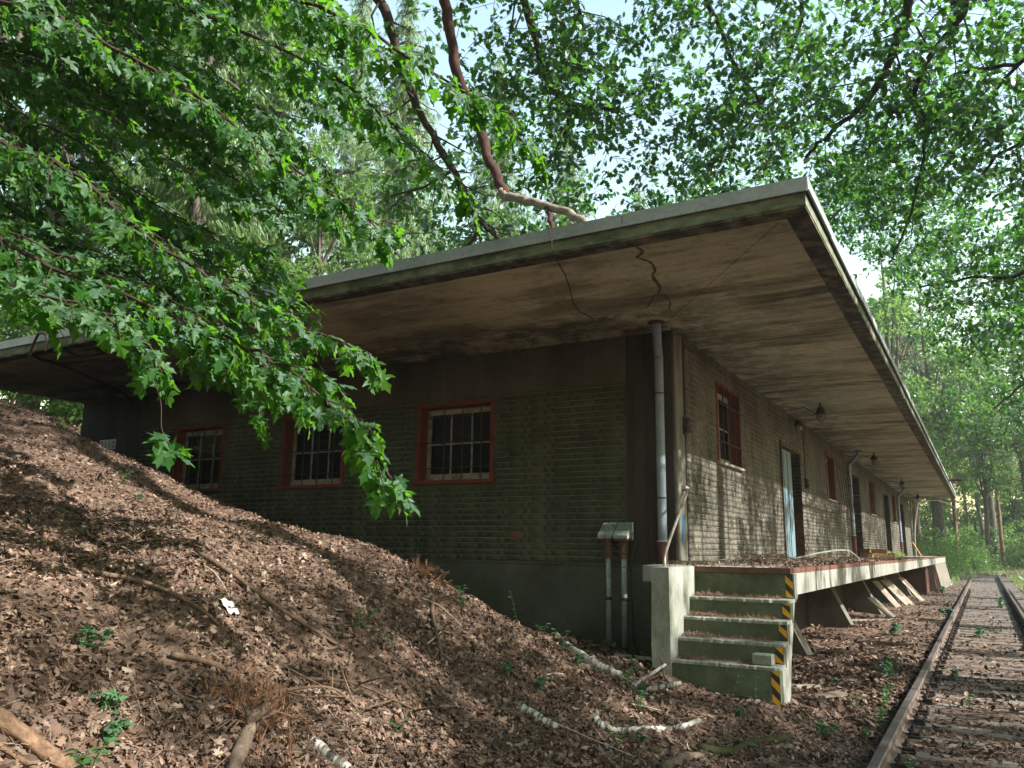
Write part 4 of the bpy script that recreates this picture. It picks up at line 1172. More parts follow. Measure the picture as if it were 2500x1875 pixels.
# litter lying on stairs and platform
def flat_litter(name, n, tm, x0, x1, y0, y1, z, s0, s1, mat, tilt=.3):
    x = rng.uniform(x0, x1, n); y = rng.uniform(y0, y1, n)
    N = unit(np.array([0, 0, 1.0]) + rng.normal(0, tilt, (n, 3)))
    P = np.stack([x, y, np.full(n, z) + rng.uniform(.003, .02, n)], 1)
    o = mesh_obj(name, scatter_mesh(name, tm, P, rng.normal(0, 1, (n, 3)), N, rng.uniform(s0, s1, n), mat)); o['kind'] = 'stuff'
    return o
for (yy, z) in steps:
    flat_litter('needle_litter', 420, STICK, -2.74, -1.85, yy + .03, yy + .20, z, .03, .09, M['needles_dry'])
    flat_litter('needle_litter', 200, STICK, -2.74, -2.45, yy + .03, yy + .20, z + .01, .03, .10, M['straw'])
flat_litter('platform_litter', 2000, DRY, -3.3, -1.8, 8.9, 34, ZP, .03, .07, M['litter'])
flat_litter('platform_litter', 1800, STICK, -3.3, -1.8, 8.9, 24, ZP, .04, .12, M['straw'])

# ------------------------------------------------------------------ foliage machinery
PITCH_ROWS = np.array(cam.matrix_world.to_3x3()).T
def screen(P):
    q = P @ PITCH_ROWS.T
    d = -q[:, 2]
    return 1250 + 1961.4 * q[:, 0] / d, 937.5 - 1961.4 * q[:, 1] / d, d
def leaves(P, D, N, S, tm, mat, parent, big=300, name='leaf'):
    """the leaves that show largest become single objects, the rest one joined part"""
    x, y, d = screen(P)
    inside = (d > .5) & (x > -60) & (x < 2560) & (y > -60) & (y < 1900)
    size = np.where(inside, S / np.maximum(d, .1), 0)
    idx = np.argsort(-size)[:big]
    idx = idx[size[idx] > 0]
    pl = wloc(parent)
    mes = [np_mesh(name, v, t, mat) for v, t in tm] if len(idx) else []
    A = frames(D, N, S)
    for i in idx:
        o = bpy.data.objects.new(name, mes[int(rng.integers(0, len(mes)))])
        link(o, parent)
        mw = Matrix([[*A[i][r], P[i][r] - pl[r]] for r in range(3)] + [[0, 0, 0, 1]])
        o.matrix_local = mw
    rest = np.ones(len(P), bool); rest[idx] = False
    o = mesh_obj('foliage', scatter_mesh('foliage', tm, P[rest], D[rest], N[rest], S[rest], mat), parent, -pl)
    o['kind'] = 'stuff'
    return o

def lac(P, s, seed):
    """a lumpy field for gaps in crowns"""
    return (np.sin(P[:, 0] * s + seed) * np.sin(P[:, 1] * s * 1.13 + seed * 2.1) * np.sin(P[:, 2] * s * 1.2 + seed * .7)
            + .6 * np.sin(P[:, 0] * s * 2.3 + P[:, 2] * s + seed * 3) * np.sin(P[:, 1] * s * 2.1 - P[:, 0] * s * .7 + seed))

def cloud(balls, per_m3, lpc, spread, s0, s1, thr=-.2, seed=1.0, freq=1.1):
    """leaf sprays filling ellipsoids (x, y, z, r[, flat])"""
    Cs = []
    for b in balls:
        x, y, z, r = b[:4]; fl = b[4] if len(b) > 4 else .75
        n = int(per_m3 * 4.2 * r ** 3 * fl)
        q = rng.normal(0, 1, (n, 3)); q = unit(q) * (rng.random((n, 1)) ** (1 / 2.2)) * r * np.array([1, 1, fl])
        Cs.append(q + np.array([x, y, z]))
    C = np.concatenate(Cs)
    C = C[lac(C, freq, seed) > thr]
    n = len(C)
    tw = unit(rng.normal(0, 1, (n, 3)) * np.array([1, 1, .5]) + np.array([0, 0, -.15]))
    L = rng.uniform(.6, 1.3, n)
    t = rng.uniform(-1, 1, (n, lpc))
    P = C[:, None] + tw[:, None] * (t * spread * L[:, None])[..., None] + rng.normal(0, spread * .2, (n, lpc, 3)) * np.array([1, 1, .7])
    D = tw[:, None] * .6 + rng.normal(0, .7, (n, lpc, 3)) + np.array([0, 0, -.25])
    Nn = np.array([0, 0, 1.0]) + rng.normal(0, .55, (n, lpc, 3))
    P, D, Nn = (a.reshape(-1, 3) for a in (P, D, Nn))
    return C, tw * (spread * L)[:, None], P, unit(D), unit(Nn), rng.uniform(s0, s1, len(P))

def twigs_geo(g, C, T, frac, r):
    for i in np.nonzero(rng.random(len(C)) < frac)[0]:
        a, b = C[i] - T[i] * 1.3, C[i] + T[i]
        m = (a + b) / 2 + rng.normal(0, .05, 3)
        g.tube([a, m, b], [r, r * .8, r * .4], 3, cap=False)

# ------------------------------------------------------------------ the maple that reaches in from the bank
maple = empty('maple_tree', (-9.2, 1.2, float(hgt(-9.2, 1.2))), 'maple with large hand shaped leaves reaching across the upper left', 'maple tree')
FORK = (-8.3, 1.6, 3.2)
Geo().tube(smooth_path([(-9.2, 1.2, -.2), (-9.1, 1.25, .9), (-8.8, 1.4, 2.0), FORK, (-8.1, 1.7, 5.2), (-8.3, 1.9, 8)], 4, .01), np.linspace(.20, .07, 21), 10, jitter=.06).build('trunk', M['bark_maple'], maple, smooth=True)
MB = [
    [(-7.2, 1.9, 2.75), (-5.71, 2.32, 2.16), (-5.14, 2.49, 1.83), (-4.47, 2.71, 1.52), (-3.93, 2.97, 1.28), (-3.5, 3.15, 1.08), (-3.13, 3.31, 0.8), (-2.95, 3.46, 0.58), (-2.79, 3.56, 0.34)],
    [(-7.3, 1.8, 3.5), (-5.86, 2.27, 3.01), (-5.28, 2.48, 2.55), (-4.72, 2.63, 2.26), (-4.29, 2.86, 1.86), (-3.87, 3.05, 1.55), (-3.46, 3.23, 1.31), (-3.19, 3.42, 1.19), (-3.0, 3.5, 1.06)],
    [(-7.4, 2.0, 4.3), (-5.67, 2.68, 3.76), (-5.17, 2.78, 3.51), (-4.67, 3.03, 3.2), (-4.18, 3.29, 2.82), (-3.76, 3.49, 2.47), (-3.4, 3.65, 2.19), (-3.09, 3.76, 1.98)],
    [(-7.2, 2.4, 4.9), (-5.57, 3.08, 4.31), (-4.81, 3.37, 3.91), (-4.1, 3.64, 3.52), (-3.6, 3.89, 3.18), (-3.18, 4.13, 2.72), (-2.93, 4.34, 2.41)],
    [(-6.6, 2.6, 4.9), (-4.64, 3.41, 4.18), (-3.92, 3.66, 3.85), (-3.33, 3.86, 3.47), (-2.94, 4.05, 3.14), (-2.64, 4.16, 2.9), (-2.39, 4.37, 2.63)],
    [(-6.6, 1.8, 1.9), (-4.98, 2.08, 1.46), (-4.37, 2.35, 1.31), (-3.99, 2.6, 1.17), (-3.85, 2.72, 1.02)],
    [(-8.0, 2.3, 4.3), (-6.86, 2.77, 3.91), (-5.99, 3.26, 3.5), (-5.31, 3.65, 3.0), (-4.79, 3.93, 2.6)],
    [(-8.1, 2.4, 5.2), (-7.34, 2.88, 4.81), (-6.51, 3.48, 4.31), (-6.03, 3.86, 3.84), (-5.4, 4.2, 3.5)],
    [(-7.9, 2.3, 2.9), (-6.7, 2.8, 2.6), (-5.9, 3.1, 2.3), (-5.2, 3.5, 1.95), (-4.6, 3.8, 1.75)],
    [(-7.9, 2.6, 3.6), (-6.9, 3.2, 3.3), (-6.1, 3.7, 2.95), (-5.5, 4.2, 2.6), (-5.0, 4.5, 2.4)],
    [(-8.0, 2.2, 5.5), (-6.6, 2.9, 5.1), (-5.5, 3.4, 4.7), (-4.6, 3.9, 4.4), (-4.0, 4.2, 4.0)],
]
mp, md, mn, ms = [], [], [], []
def maple_leaf_at(p, twd, sz):
    side = unit(np.cross(twd, (0, 0, 1.0))) * rng.choice([-1, 1])
    pet = unit(side * rng.uniform(.3, 1) + twd * rng.uniform(0, .8) + np.array([0, 0, rng.uniform(-.8, .3)]))
    q = p + pet * rng.uniform(.03, .09)
    mp.append(q); md.append(unit(pet * .6 + twd * .35 + np.array([0, 0, -rng.uniform(.05, .75)]) + rng.normal(0, .2, 3)))
    mn.append(unit(np.array([.15, -.05, 1.0]) + rng.normal(0, .38, 3))); ms.append(sz * rng.uniform(.5, 1.2))
def maple_branch(path, r0, dens=1.25, sz=.105):
    P = smooth_path(path, 5, .012)
    g = Geo().tube(P, np.linspace(r0, .004, len(P)), 6)
    seg = np.linalg.norm(np.diff(P, axis=0), axis=1); cum = np.concatenate([[0], np.cumsum(seg)])
    L = cum[-1]; s = L * .12; k = 0
    while s < L:
        p = np.array([np.interp(s, cum, P[:, i]) for i in range(3)])
        d = unit(np.array([np.interp(min(s + .1, L), cum, P[:, i]) for i in range(3)]) - np.array([np.interp(s - .1, cum, P[:, i]) for i in range(3)]))
        sd = unit(np.cross(d, (0, 0, 1.0))) * (1 if k % 2 else -1)
        tl_ = rng.uniform(.22, .62) * (1.1 - .55 * s / L)
        tdir = unit(d * rng.uniform(.5, 1.1) + sd * rng.uniform(.25, .9) + np.array([0, 0, rng.uniform(-.75, .25)]))
        e = p + tdir * tl_ + np.array([0, 0, -.12 * tl_])
        mid = (p + e) / 2 + rng.normal(0, .02, 3) + np.array([0, 0, .03])
        g.tube([p, mid, e], [.005, .0035, .002], 4, cap=False)
        for t in np.arange(.25, 1.01, .16):
            q = (1 - t) ** 2 * p + 2 * t * (1 - t) * mid + t * t * e
            for _ in range(2):
                if rng.random() < .62 * dens: maple_leaf_at(q, tdir, sz)
        if rng.random() < .8: maple_leaf_at(p, d, sz)
        s += rng.uniform(.07, .13) / dens; k += 1
    for _ in range(4): maple_leaf_at(P[-1], unit(P[-1] - P[-3]), sz)
    g.build('branch', M['bark_maple'], maple)
for i, b in enumerate(MB):
    maple_branch([FORK] + b, .022 if i < 5 else .015, 1.25 if i in (0, 1, 5) else 1.15, .110)
for i in range(42):      # further boughs behind the first ones
    b = np.array(MB[int(rng.choice([0, 1, 2, 3, 6, 7, 8, 9, 10]))]); b = b + np.array([rng.uniform(-2.0, -.8), rng.uniform(.1, 1.2), rng.uniform(.35, 1.5)])
    maple_branch([FORK] + [tuple(q) for q in b[:-1]], .013, 1.15)
for b in ([(-4.37, 2.35, 1.31), (-4.2, 2.6, 1.15), (-4.02, 2.78, .98), (-3.93, 2.85, .80), (-3.9, 2.86, .62), (-3.86, 2.9, .52)],):
    P = smooth_path(b, 4)
    Geo().tube(P, .0035, 4).build('branch', M['bark_maple'], maple)
    for q in list(P[-3:]) * 3 + list(P[8:10]) * 2: maple_leaf_at(q, np.array([.6, .2, -.2]), .12)
mp, md, mn, ms = (np.array(a) for a in (mp, md, mn, ms))
leaves(mp, md, mn, ms, MAPLE, M['maple'], maple, 300)

# ------------------------------------------------------------------ oaks over the roof and over the track
def oak(name, label, base, trunk, limbs, balls, per_m3, seed, thr, twig=.4, size=(.095, .165), big=300, extra=None, lpc=16, parts=None):
    t = empty(name, base, label, 'oak tree')
    tp = smooth_path(trunk, 5, .02)
    Geo().tube(tp, np.linspace(.34, .12, len(tp)), 12, jitter=.06).build('trunk', M['bark_oak'], t, smooth=True)
    bs = list(balls)
    for lp, r0, r1, mt in limbs:
        P = smooth_path(lp, 6, .014)
        g = Geo().tube(P, np.linspace(r0, r1, len(P)), 8, jitter=.10)
        for i in range(4, len(P) - 1, 2):       # side branchlets
            d = unit(P[i + 1] - P[i - 1])
            for _ in range(2):
                if mt in ('bark_red', 'bark_grey') or rng.random() < .3: continue
                e = P[i] + unit(rng.normal(0, 1, 3) * np.array([1, 1, .6]) + d * .8 + np.array([0, 0, -.2])) * rng.uniform(.4, 1.2)
                m_ = (P[i] + e) / 2 + rng.normal(0, .07, 3)
                r = max(.008, np.linspace(r0, r1, len(P))[i] * .3)
                g.tube([P[i], m_, e], [r, r * .7, .004], 5, cap=False)
                bs.append((*e, .45)); 
                if rng.random() < .5: bs.append((*m_, .35))
        o = g.build('limb', M[mt], t, smooth=True)
        if mt == 'bark_red': o['label'] = 'thick reddish bare limb'
    C, T, P, D, Nn, S = cloud(bs, per_m3, lpc, .32, *size, thr=thr, seed=seed)
    g = Geo(); twigs_geo(g, C, T, twig, .006); o = g.build('twigs', M['bark_oak'], t); o['kind'] = 'stuff'
    leaves(P, D, Nn, S, OAKN, M['oak'], t, big)
    return t
F1 = (0.6, 7.2, 10.2)
LB = [
    ([F1, (-3.0, 6.6, 9.9), (-5.4, 6.7, 9.2), (-5.66, 7.12, 8.47), (-5.68, 7.67, 7.56), (-5.72, 7.97, 7.21), (-5.79, 8.33, 6.52), (-5.7, 8.75, 5.93), (-5.53, 8.88, 5.3), (-5.26, 8.82, 4.73)], .085, .065, 'bark_red'),
    ([(-5.3, 8.84, 4.80), (-5.24, 8.81, 4.70), (-4.91, 8.71, 4.53), (-4.52, 8.63, 4.33), (-4.14, 8.55, 4.12), (-3.85, 8.35, 3.85), (-3.74, 8.2, 3.55), (-3.72, 8.1, 3.2)], .065, .042, 'bark_grey'),
    ([(-4.52, 8.63, 4.33), (-4.38, 8.5, 4.1), (-4.29, 8.4, 3.8), (-4.26, 8.3, 3.2)], .035, .025, 'bark_red'),
    ([F1, (-4.5, 6.8, 10.2), (-7.72, 7.56, 9.06), (-7.33, 8.44, 8.25), (-7.4, 9.03, 7.58), (-7.38, 9.67, 6.93), (-7.16, 10.32, 6.18), (-7.05, 10.6, 5.77), (-6.98, 10.95, 5.46), (-6.7, 11.18, 5.16)], .10, .035, 'bark_oak'),
    ([(-7.05, 10.6, 5.77), (-7.06, 10.94, 5.31), (-7.48, 11.0, 5.02), (-7.9, 11.1, 4.9)], .05, .02, 'bark_oak'),
    ([(-7.15, 10.32, 6.22), (-7.64, 10.21, 5.99), (-8.23, 10.02, 5.83)], .03, .012, 'bark_oak'),
    ([F1, (-2.5, 7.6, 10.3), (-5.42, 8.82, 9.36), (-5.49, 9.53, 8.63), (-5.55, 10.25, 7.95), (-5.56, 10.69, 7.53), (-5.37, 11.08, 7.35), (-4.78, 11.67, 7.31)], .09, .03, 'bark_oak'),
    ([F1, (-2.5, 8.6, 9.8), (-4.72, 9.91, 8.92), (-4.87, 10.57, 8.25), (-5.02, 10.8, 7.93), (-5.26, 10.95, 7.67)], .06, .03, 'bark_oak'),
    ([(-5.37, 11.08, 7.35), (-5.57, 11.4, 7.04), (-5.93, 11.51, 6.66), (-6.2, 11.6, 6.3)], .035, .012, 'bark_oak'),
    ([F1, (-1.6, 9.4, 10.4), (-3.17, 11.19, 9.82), (-3.16, 12.62, 8.76), (-2.89, 14.08, 8.21), (-2.67, 15.43, 8.04)], .07, .02, 'bark_oak'),
    ([F1, (-.6, 9.8, 10.0), (-1.8, 11.47, 9.46), (-1.87, 12.77, 8.77), (-2.73, 13.66, 7.93), (-3.58, 13.91, 7.27)], .06, .02, 'bark_oak'),
]
BALLS1 = [(-5.0, 10.6, 7.0, 1.6), (-4.2, 11.4, 7.4, 1.6), (-3.2, 12.6, 7.2, 1.7), (-2.2, 13.0, 7.6, 1.6), (-3.0, 11.2, 8.4, 1.5), (-4.6, 13.4, 7.0, 1.6), (-1.4, 12.2, 8.2, 1.5), (-2.0, 16.5, 7.2, 1.6), (-3.6, 17.5, 6.6, 1.6), (-5.6, 16.5, 6.6, 1.6), (-6.8, 14.4, 6.6, 1.5), (-9.0, 14.6, 6.6, 1.5), (-6.6, 9.9, 8.0, 1.3), (-7.6, 13.2, 8.6, 1.6), (-5.4, 18.5, 8.8, 1.8), (-2.4, 19, 9.4, 1.8), (-5.64, 10.28, 7.58, 1.5), (-5.16, 11.94, 6.76, 1.3), (-3.94, 12.21, 8.59, 1.6), (-2.79, 14.06, 8.55, 1.8), (-4.53, 9.67, 7.89, 1.2), (-3.76, 16.05, 7.76, 1.6), (-1.82, 13.36, 8.94, 1.5),
          (-10.31, 13.44, 7.72, 1.5), (-7.53, 11.58, 7.46, 1.3), (-8.5, 16.74, 8.17, 1.5), (-6.2, 13.0, 5.6, 1.2), (-7.4, 12.2, 5.4, 1.0), (-3.2, 14.2, 6.3, 1.3), (-5.0, 14.5, 6.2, 1.3), (-8.6, 11.6, 6.3, 1.1)]
HIGH_SHADE = [(x, y, 12.5 + rng.uniform(-1, 1.5), 2.4) for x in np.arange(-13, 7, 2.5) for y in np.arange(-6, 9, 2.5)] + [(x, 11.0, 13.5, 2.0) for x in np.arange(-12, 4, 2.4)]  # unseen crown layer added overhead to cut the sky light
oak('oak_tree', 'tall oak whose dark limbs hang down over the roof front', (4.6, 5.2, -1.55), [(4.6, 5.2, -2.0), (4.5, 5.3, 1), (4.1, 5.6, 4), (3.0, 6.2, 7.5), F1], LB, BALLS1 + HIGH_SHADE, 5.2, 1.7, -.30, lpc=12, twig=.8)
F2 = (4.0, 12.6, 8.4)
LC = [
    ([F2, (1.8, 11.0, 9.0), (0.09, 10.49, 8.26), (-0.26, 11.62, 7.62), (-0.59, 12.13, 7.13), (-0.98, 12.56, 6.86), (-1.51, 12.88, 6.69), (-2.01, 13.23, 6.48)], .10, .025, 'bark_oak'),
    ([F2, (2.2, 11.3, 8.6), (0.67, 10.94, 7.8), (0.41, 11.82, 7.43), (-0.04, 12.42, 7.28), (-0.31, 12.91, 7.01), (-0.2, 13.6, 6.85), (-0.29, 13.92, 6.29), (-0.63, 14.38, 5.48), (-0.99, 14.77, 4.92)], .07, .014, 'bark_oak'),
    ([F2, (1.84, 12.45, 6.76), (1.17, 13.13, 7.19), (0.5, 13.3, 7.38), (0.26, 13.69, 7.59)], .05, .02, 'bark_oak'),
    ([F2, (2.24, 13.89, 6.63), (1.41, 14.58, 6.66), (0.78, 15.37, 6.76), (0.47, 15.84, 6.51)], .05, .018, 'bark_oak'),
    ([F2, (3.2, 15, 6.4), (2.57, 16.66, 5.69), (1.15, 17.69, 5.31), (0.29, 18.32, 5.54), (-0.67, 18.91, 5.67)], .06, .02, 'bark_oak'),
    ([F2, (1.9, 12.32, 7.44), (1.68, 13.31, 7.71), (0.82, 14.08, 7.31), (-0.18, 15.98, 6.81)], .05, .02, 'bark_oak'),
    ([F2, (3.4, 18, 6.0), (2.6, 21.5, 5.2), (1.4, 24, 4.4), (0.6, 26, 4.0)], .06, .02, 'bark_oak'),
]
BALLS2 = [(-1.4, 18.5, 8.2, 1.5), (-1.8, 22.5, 9.4, 1.7), (-1.2, 26, 8.8, 1.8), (-2.6, 28, 11.5, 2.0), (0.2, 28.5, 7.2, 1.8), (-.6, 31, 10.5, 2.0), (.9, 33, 5.4, 1.8), (.4, 24, 9.6, 1.8), (1.5, 30, 9.0, 2.0), (0.0, 15.2, 8.0, 1.4), (1.2, 14, 5.4, 1.0), (.2, 22.5, 5.6, 1.2), (-0.71, 12.08, 7.06, 1.3), (0.48, 11.62, 6.93, 1.6), (0.69, 13.12, 6.07, 1.4), (-0.77, 16.78, 6.98, 1.5), (0.31, 17.7, 5.74, 1.4), (-0.19, 13.59, 6.93, 1.4), (1.08, 20.54, 5.55, 1.7), (-1.55, 15.07, 7.3, 1.2),
          (1.6, 24, 5.5, 1.8), (2.4, 22, 7.2, 2.0), (1.2, 16.2, 8.2, 1.7), (0.9, 18.8, 4.4, 1.0), (2.2, 26.5, 3.6, 1.4), (2.6, 14.5, 7.6, 1.6), (2.2, 15.5, 5.2, 1.3), (1.9, 19, 6.6, 1.6), (0.2, 20.5, 7.6, 1.6), (2.6, 20, 4.0, 1.2), (1.0, 14.2, 8.6, 1.6), (3.2, 26, 5.6, 1.8)]
oak('oak_tree', 'leafy oak leaning in over the track from the right', (6.4, 12.8, -1.4), [(6.4, 12.8, -2.0), (6.2, 12.8, 2), (5.4, 12.7, 5.5), F2], LC, BALLS2, 6.6, 4.1, -.42, lpc=12, twig=.8)

# ------------------------------------------------------------------ forest trees
def base_tree(name, label, trunk, r0, r1, barkm, tm, crown, crownm, group, boughs=()):
    t = empty(name, (0, 0, 0), label, name.replace('_', ' '), group)
    P = smooth_path(trunk, 4, .02)
    g = Geo().tube(P, np.linspace(r0, r1, len(P)), 9, jitter=.05)
    for b in boughs: g.tube(smooth_path(b, 3, .03), np.linspace(r0 * .35, .012, (len(b) - 1) * 3 + 1), 5, cap=False)
    g.build('trunk', barkm, t, smooth=True)
    Pp, D, Nn, S = crown
    mesh_obj('crown', scatter_mesh('crown', tm, Pp, D, Nn, S, crownm), t)
    return t

def broad_crown(zc, rx, rz, n_balls, per, lpc, s0, s1, thr, seed, r0=.9, r1=1.6):
    bl = []
    for _ in range(n_balls):
        q = unit(rng.normal(0, 1, 3)) * rng.random() ** .5
        bl.append((q[0] * rx, q[1] * rx, zc + q[2] * rz, rng.uniform(r0, r1)))
    _, _, P, D, Nn, S = cloud(bl, per, lpc, .38, s0, s1, thr=thr, seed=seed)
    bo = [[(0, 0, zc - rz * rng.uniform(.2, .9)), (b[0] * .5, b[1] * .5, (zc + b[2]) / 2 - .4), (b[0], b[1], b[2])] for b in bl[:14]]
    return (P, D, Nn, S), bo
c_, b_ = broad_crown(10, 3.4, 5.6, 26, 4.6, 11, .16, .26, -.2, 2.2)
broad = base_tree('broadleaf_tree', 'x', [(0, 0, -.6), (.1, 0, 3), (-.1, .15, 7), (.1, 0, 11), (0, 0, 14.5)], .24, .05, M['bark_far'], OAK, c_, M['far_leaf'], None, b_)
c_, b_ = broad_crown(8.7, 3.3, 5.2, 17, 13.0, 11, .10, .17, -1.2, 5.3, .45, 1.0)
sparse = base_tree('shade_oak_tree', 'x', [(0, 0, -.6), (-.15, 0, 3), (.1, -.15, 7), (.1, 0, 12)], .17, .04, M['bark_far'], OAK, c_, M['oak'], None, b_)

c_, b_ = broad_crown(9.2, .7, .9, 2, 7, 9, .08, .14, -1.2, 3.1)
slim = base_tree('shade_birch_tree', 'x', [(0, 0, -.6), (.08, 0, 2), (-.08, .05, 5), (.05, 0, 10.5)], .075, .02, M['bark_far'], OAK, c_, M['oak'], None, b_)

def spruce_crown(h, r, z0):
    P, D, Nn, S = [], [], [], []
    z = z0; bo = []
    while z < h - .3:
        f = (h - z) / (h - z0)
        R_ = r * f ** .8 + .15
        for k in range(8):
            a = rng.uniform(0, 2 * PI); L = R_ * rng.uniform(.75, 1.15)
            d = np.array([math.cos(a), math.sin(a), 0])
            e = np.array([0, 0, z]) + d * L + np.array([0, 0, -.28 * L + .05 * L * L * .3])
            if rng.random() < .35: bo.append([(0, 0, z), tuple((np.array([0, 0, z]) + e) / 2 + np.array([0, 0, .05])), tuple(e)])
            n = int(11 * L + 3)
            t = rng.uniform(.15, 1, n)
            p = np.array([0, 0, z]) + (e - np.array([0, 0, z])) * t[:, None] + rng.normal(0, .10, (n, 3))
            P.append(p); S.append(rng.uniform(.35, .8, n) * (.6 + .5 * f))
            D.append(unit(d * .35 + np.array([0, 0, -1.0]) + rng.normal(0, .25, (n, 3)))); Nn.append(unit(d + rng.normal(0, .6, (n, 3))))
        z += .36
    return (np.concatenate(P), np.concatenate(D), np.concatenate(Nn), np.concatenate(S)), bo
SPR = []
for q in range(3):
    V, T = [], []
    for k in range(5):
        y0 = (k - 2) * .10 + rng.uniform(-.03, .03); x0 = rng.uniform(0, .25); x1 = rng.uniform(.6, 1.0); w = rng.uniform(.016, .03)
        b = len(V); V += [(x0, y0 * .4 - w, rng.uniform(-.05, .05)), (x0, y0 * .4 + w, rng.uniform(-.05, .05)), (x1, y0 + rng.uniform(-.05, .05), rng.uniform(-.08, .08))]; T.append((b, b + 1, b + 2))
    SPR.append((np.array(V), np.array(T)))
c_, b_ = spruce_crown(21, 3.3, 2.2)
spruce = base_tree('spruce_tree', 'x', [(0, 0, -.8), (0, 0, 7), (.05, 0, 14), (0, 0, 21)], .22, .03, M['bark_far'], SPR, c_, M['spruce'], None, b_)

def pine_crown(h):
    P, D, Nn, S = [], [], [], []; bo = []
    for _ in range(46):
        z = rng.uniform(h * .45, h); a = rng.uniform(0, 2 * PI); L = rng.uniform(.7, 2.9) * (1.25 - .75 * (z - h * .45) / (h * .55))
        e = np.array([math.cos(a) * L, math.sin(a) * L, z + rng.uniform(-.3, .7)])
        bo.append([(0, 0, z - .3), tuple(e * np.array([.5, .5, 1]) + np.array([0, 0, -.2])), tuple(e)])
        for c in range(int(4 + L * 4)):
            q = e + rng.normal(0, .42, 3) * np.array([1, 1, .5]) - np.array([e[0], e[1], 0]) * rng.uniform(0, .5)
            n = 16
            d = unit(rng.normal(0, 1, (n, 3)) + np.array([0, 0, .4]))
            P.append(q + d * .03); D.append(d); Nn.append(unit(rng.normal(0, 1, (n, 3)))); S.append(rng.uniform(.18, .34, n))
    return (np.concatenate(P), np.concatenate(D), np.concatenate(Nn), np.concatenate(S)), bo
c_, b_ = pine_crown(19)
pine = base_tree('pine_tree', 'x', [(0, 0, -.8), (.15, 0, 6), (-.1, .1, 12), (0, 0, 19)], .19, .04, M['bark_pine'], SPR, c_, M['pine'], None, b_)

c_, b_ = broad_crown(1.3, 1.5, 1.2, 9, 7.5, 10, .10, .18, -.35, 8.0)
bush = base_tree('bush', 'x', [(0, 0, -.3), (.1, 0, .8), (0, .1, 1.6)], .05, .015, M['bark_far'], OAK, c_, M['far_leaf'], None, b_)

used = set()
def plant(src, x, y, sc, label, group):
    rz = rng.uniform(0, 2 * PI); z = float(hgt(x, y))
    if src.name not in used:
        used.add(src.name); src.location = (x, y, z); src.rotation_euler = (0, 0, rz); src.scale = (sc,) * 3
        src['label'] = label; src['group'] = group
        return src
    return copy_tree(src, (x, y, z), rz, sc, label, group)

G1 = 'spruces behind the left end of the shed'
for i, (x, y, s) in enumerate([(-20.5, 15.5, .95), (-22.5, 20, 1.1), (-19.2, 24, 1.0), (-24.5, 27, 1.15), (-19.5, 32, 1.05), (-29, 16, 1.05), (-27, 34, 1.2), (-20, 41, 1.1), (-33, 24, 1.1), (-19.5, 52, 1.1)]):
    plant(spruce, x, y, s, ['spruce with hanging pale twigs just beyond the left wall end', 'tall spruce behind the left wall end, seen through the maple', 'spruce with drooping curtains of twigs above the roof middle'][i] if i < 3 else 'spruce with hanging twigs in the wood behind the shed', G1)
G2 = 'broadleaf trees behind the shed'
for i, (x, y, s) in enumerate([(-19, 19.5, .75), (-24, 14, .9), (-18.6, 37, .85), (-22, 36, 1.0), (-19, 46, 1.0), (-31, 10, 1.0), (-36, 18, 1.1), (-26, 44, 1.1), (-23, 56, 1.1), (-21.5, 9.5, 1.3), (-26, 14, 1.5), (-23, 17.5, 1.5), (-30, 22, 1.5), (-13, 57, 1.0), (-8.5, 62, 1.0), (-4.2, 58, .9), (-15, 68, 1.1)]):
    plant(broad, x, y, s, 'leafy broadleaf tree rising behind the flat roof', G2)
G3 = 'pines beyond the far end of the platform'
for i, (x, y, s) in enumerate([(-4.0, 66, 1.0), (-2.0, 78, 1.05), (-6.5, 72, 1.1), (1.5, 92, 1.1), (4.2, 99, 1.0), (-10, 60, 1.0), (6.5, 68, 1.0), (8.2, 84, 1.1), (-1.5, 104, 1.1), (10, 58, 1.05), (4.9, 53, .95)]):
    plant(pine, x, y, s, ['slim pine with pale bark just past the far roof end', 'pine with tufted crown above the bend of the track'][i] if i < 2 else ('reddish pine trunk at the right edge beyond the track' if i == 10 else 'pine with tufted crown in the wood beyond the platform'), G3)
G4 = 'trees of the wood beyond the bend'
for i, (x, y, s) in enumerate([(-6, 90, 1.1), (0, 98, 1.15), (5, 108, 1.2), (10, 104, 1.2), (-3.5, 86, .8), (3.0, 104, .8), (9, 74, .95), (13, 88, 1.1), (9.0, 64, .9), (-12, 82, 1.2), (16, 110, 1.2), (-8, 112, 1.3), (3, 122, 1.4), (12, 124, 1.4), (-20, 95, 1.3),
                               (-3.2, 75, 1.05), (-5.5, 66, 1.0), (-8, 76, 1.2), (0.5, 88, 1.1), (7.2, 57, 1.0), (8.6, 67, 1.15), (2.2, 112, 1.4), (8, 115, 1.4), (-4, 120, 1.5), (20, 120, 1.5), (11, 60, 1.2), (15, 72, 1.3), (-16, 78, 1.3), (-4.5, 60, 1.5), (-2.8, 73, 1.6), (-7, 67, 1.6), (6.4, 66, 1.4), (7.5, 76, 1.6), (4.0, 88, 1.6), (-5, 84, 1.7), (1.0, 96, 1.8), (9.5, 58, 1.3)] + [(xx, 135 + 9 * math.sin(xx), 1.5) for xx in range(-32, 60, 7)]):
    plant(broad, x, y, s, 'hazy green tree closing the view beyond the bend', G4)
G5 = 'bushes along the edge of the wood'
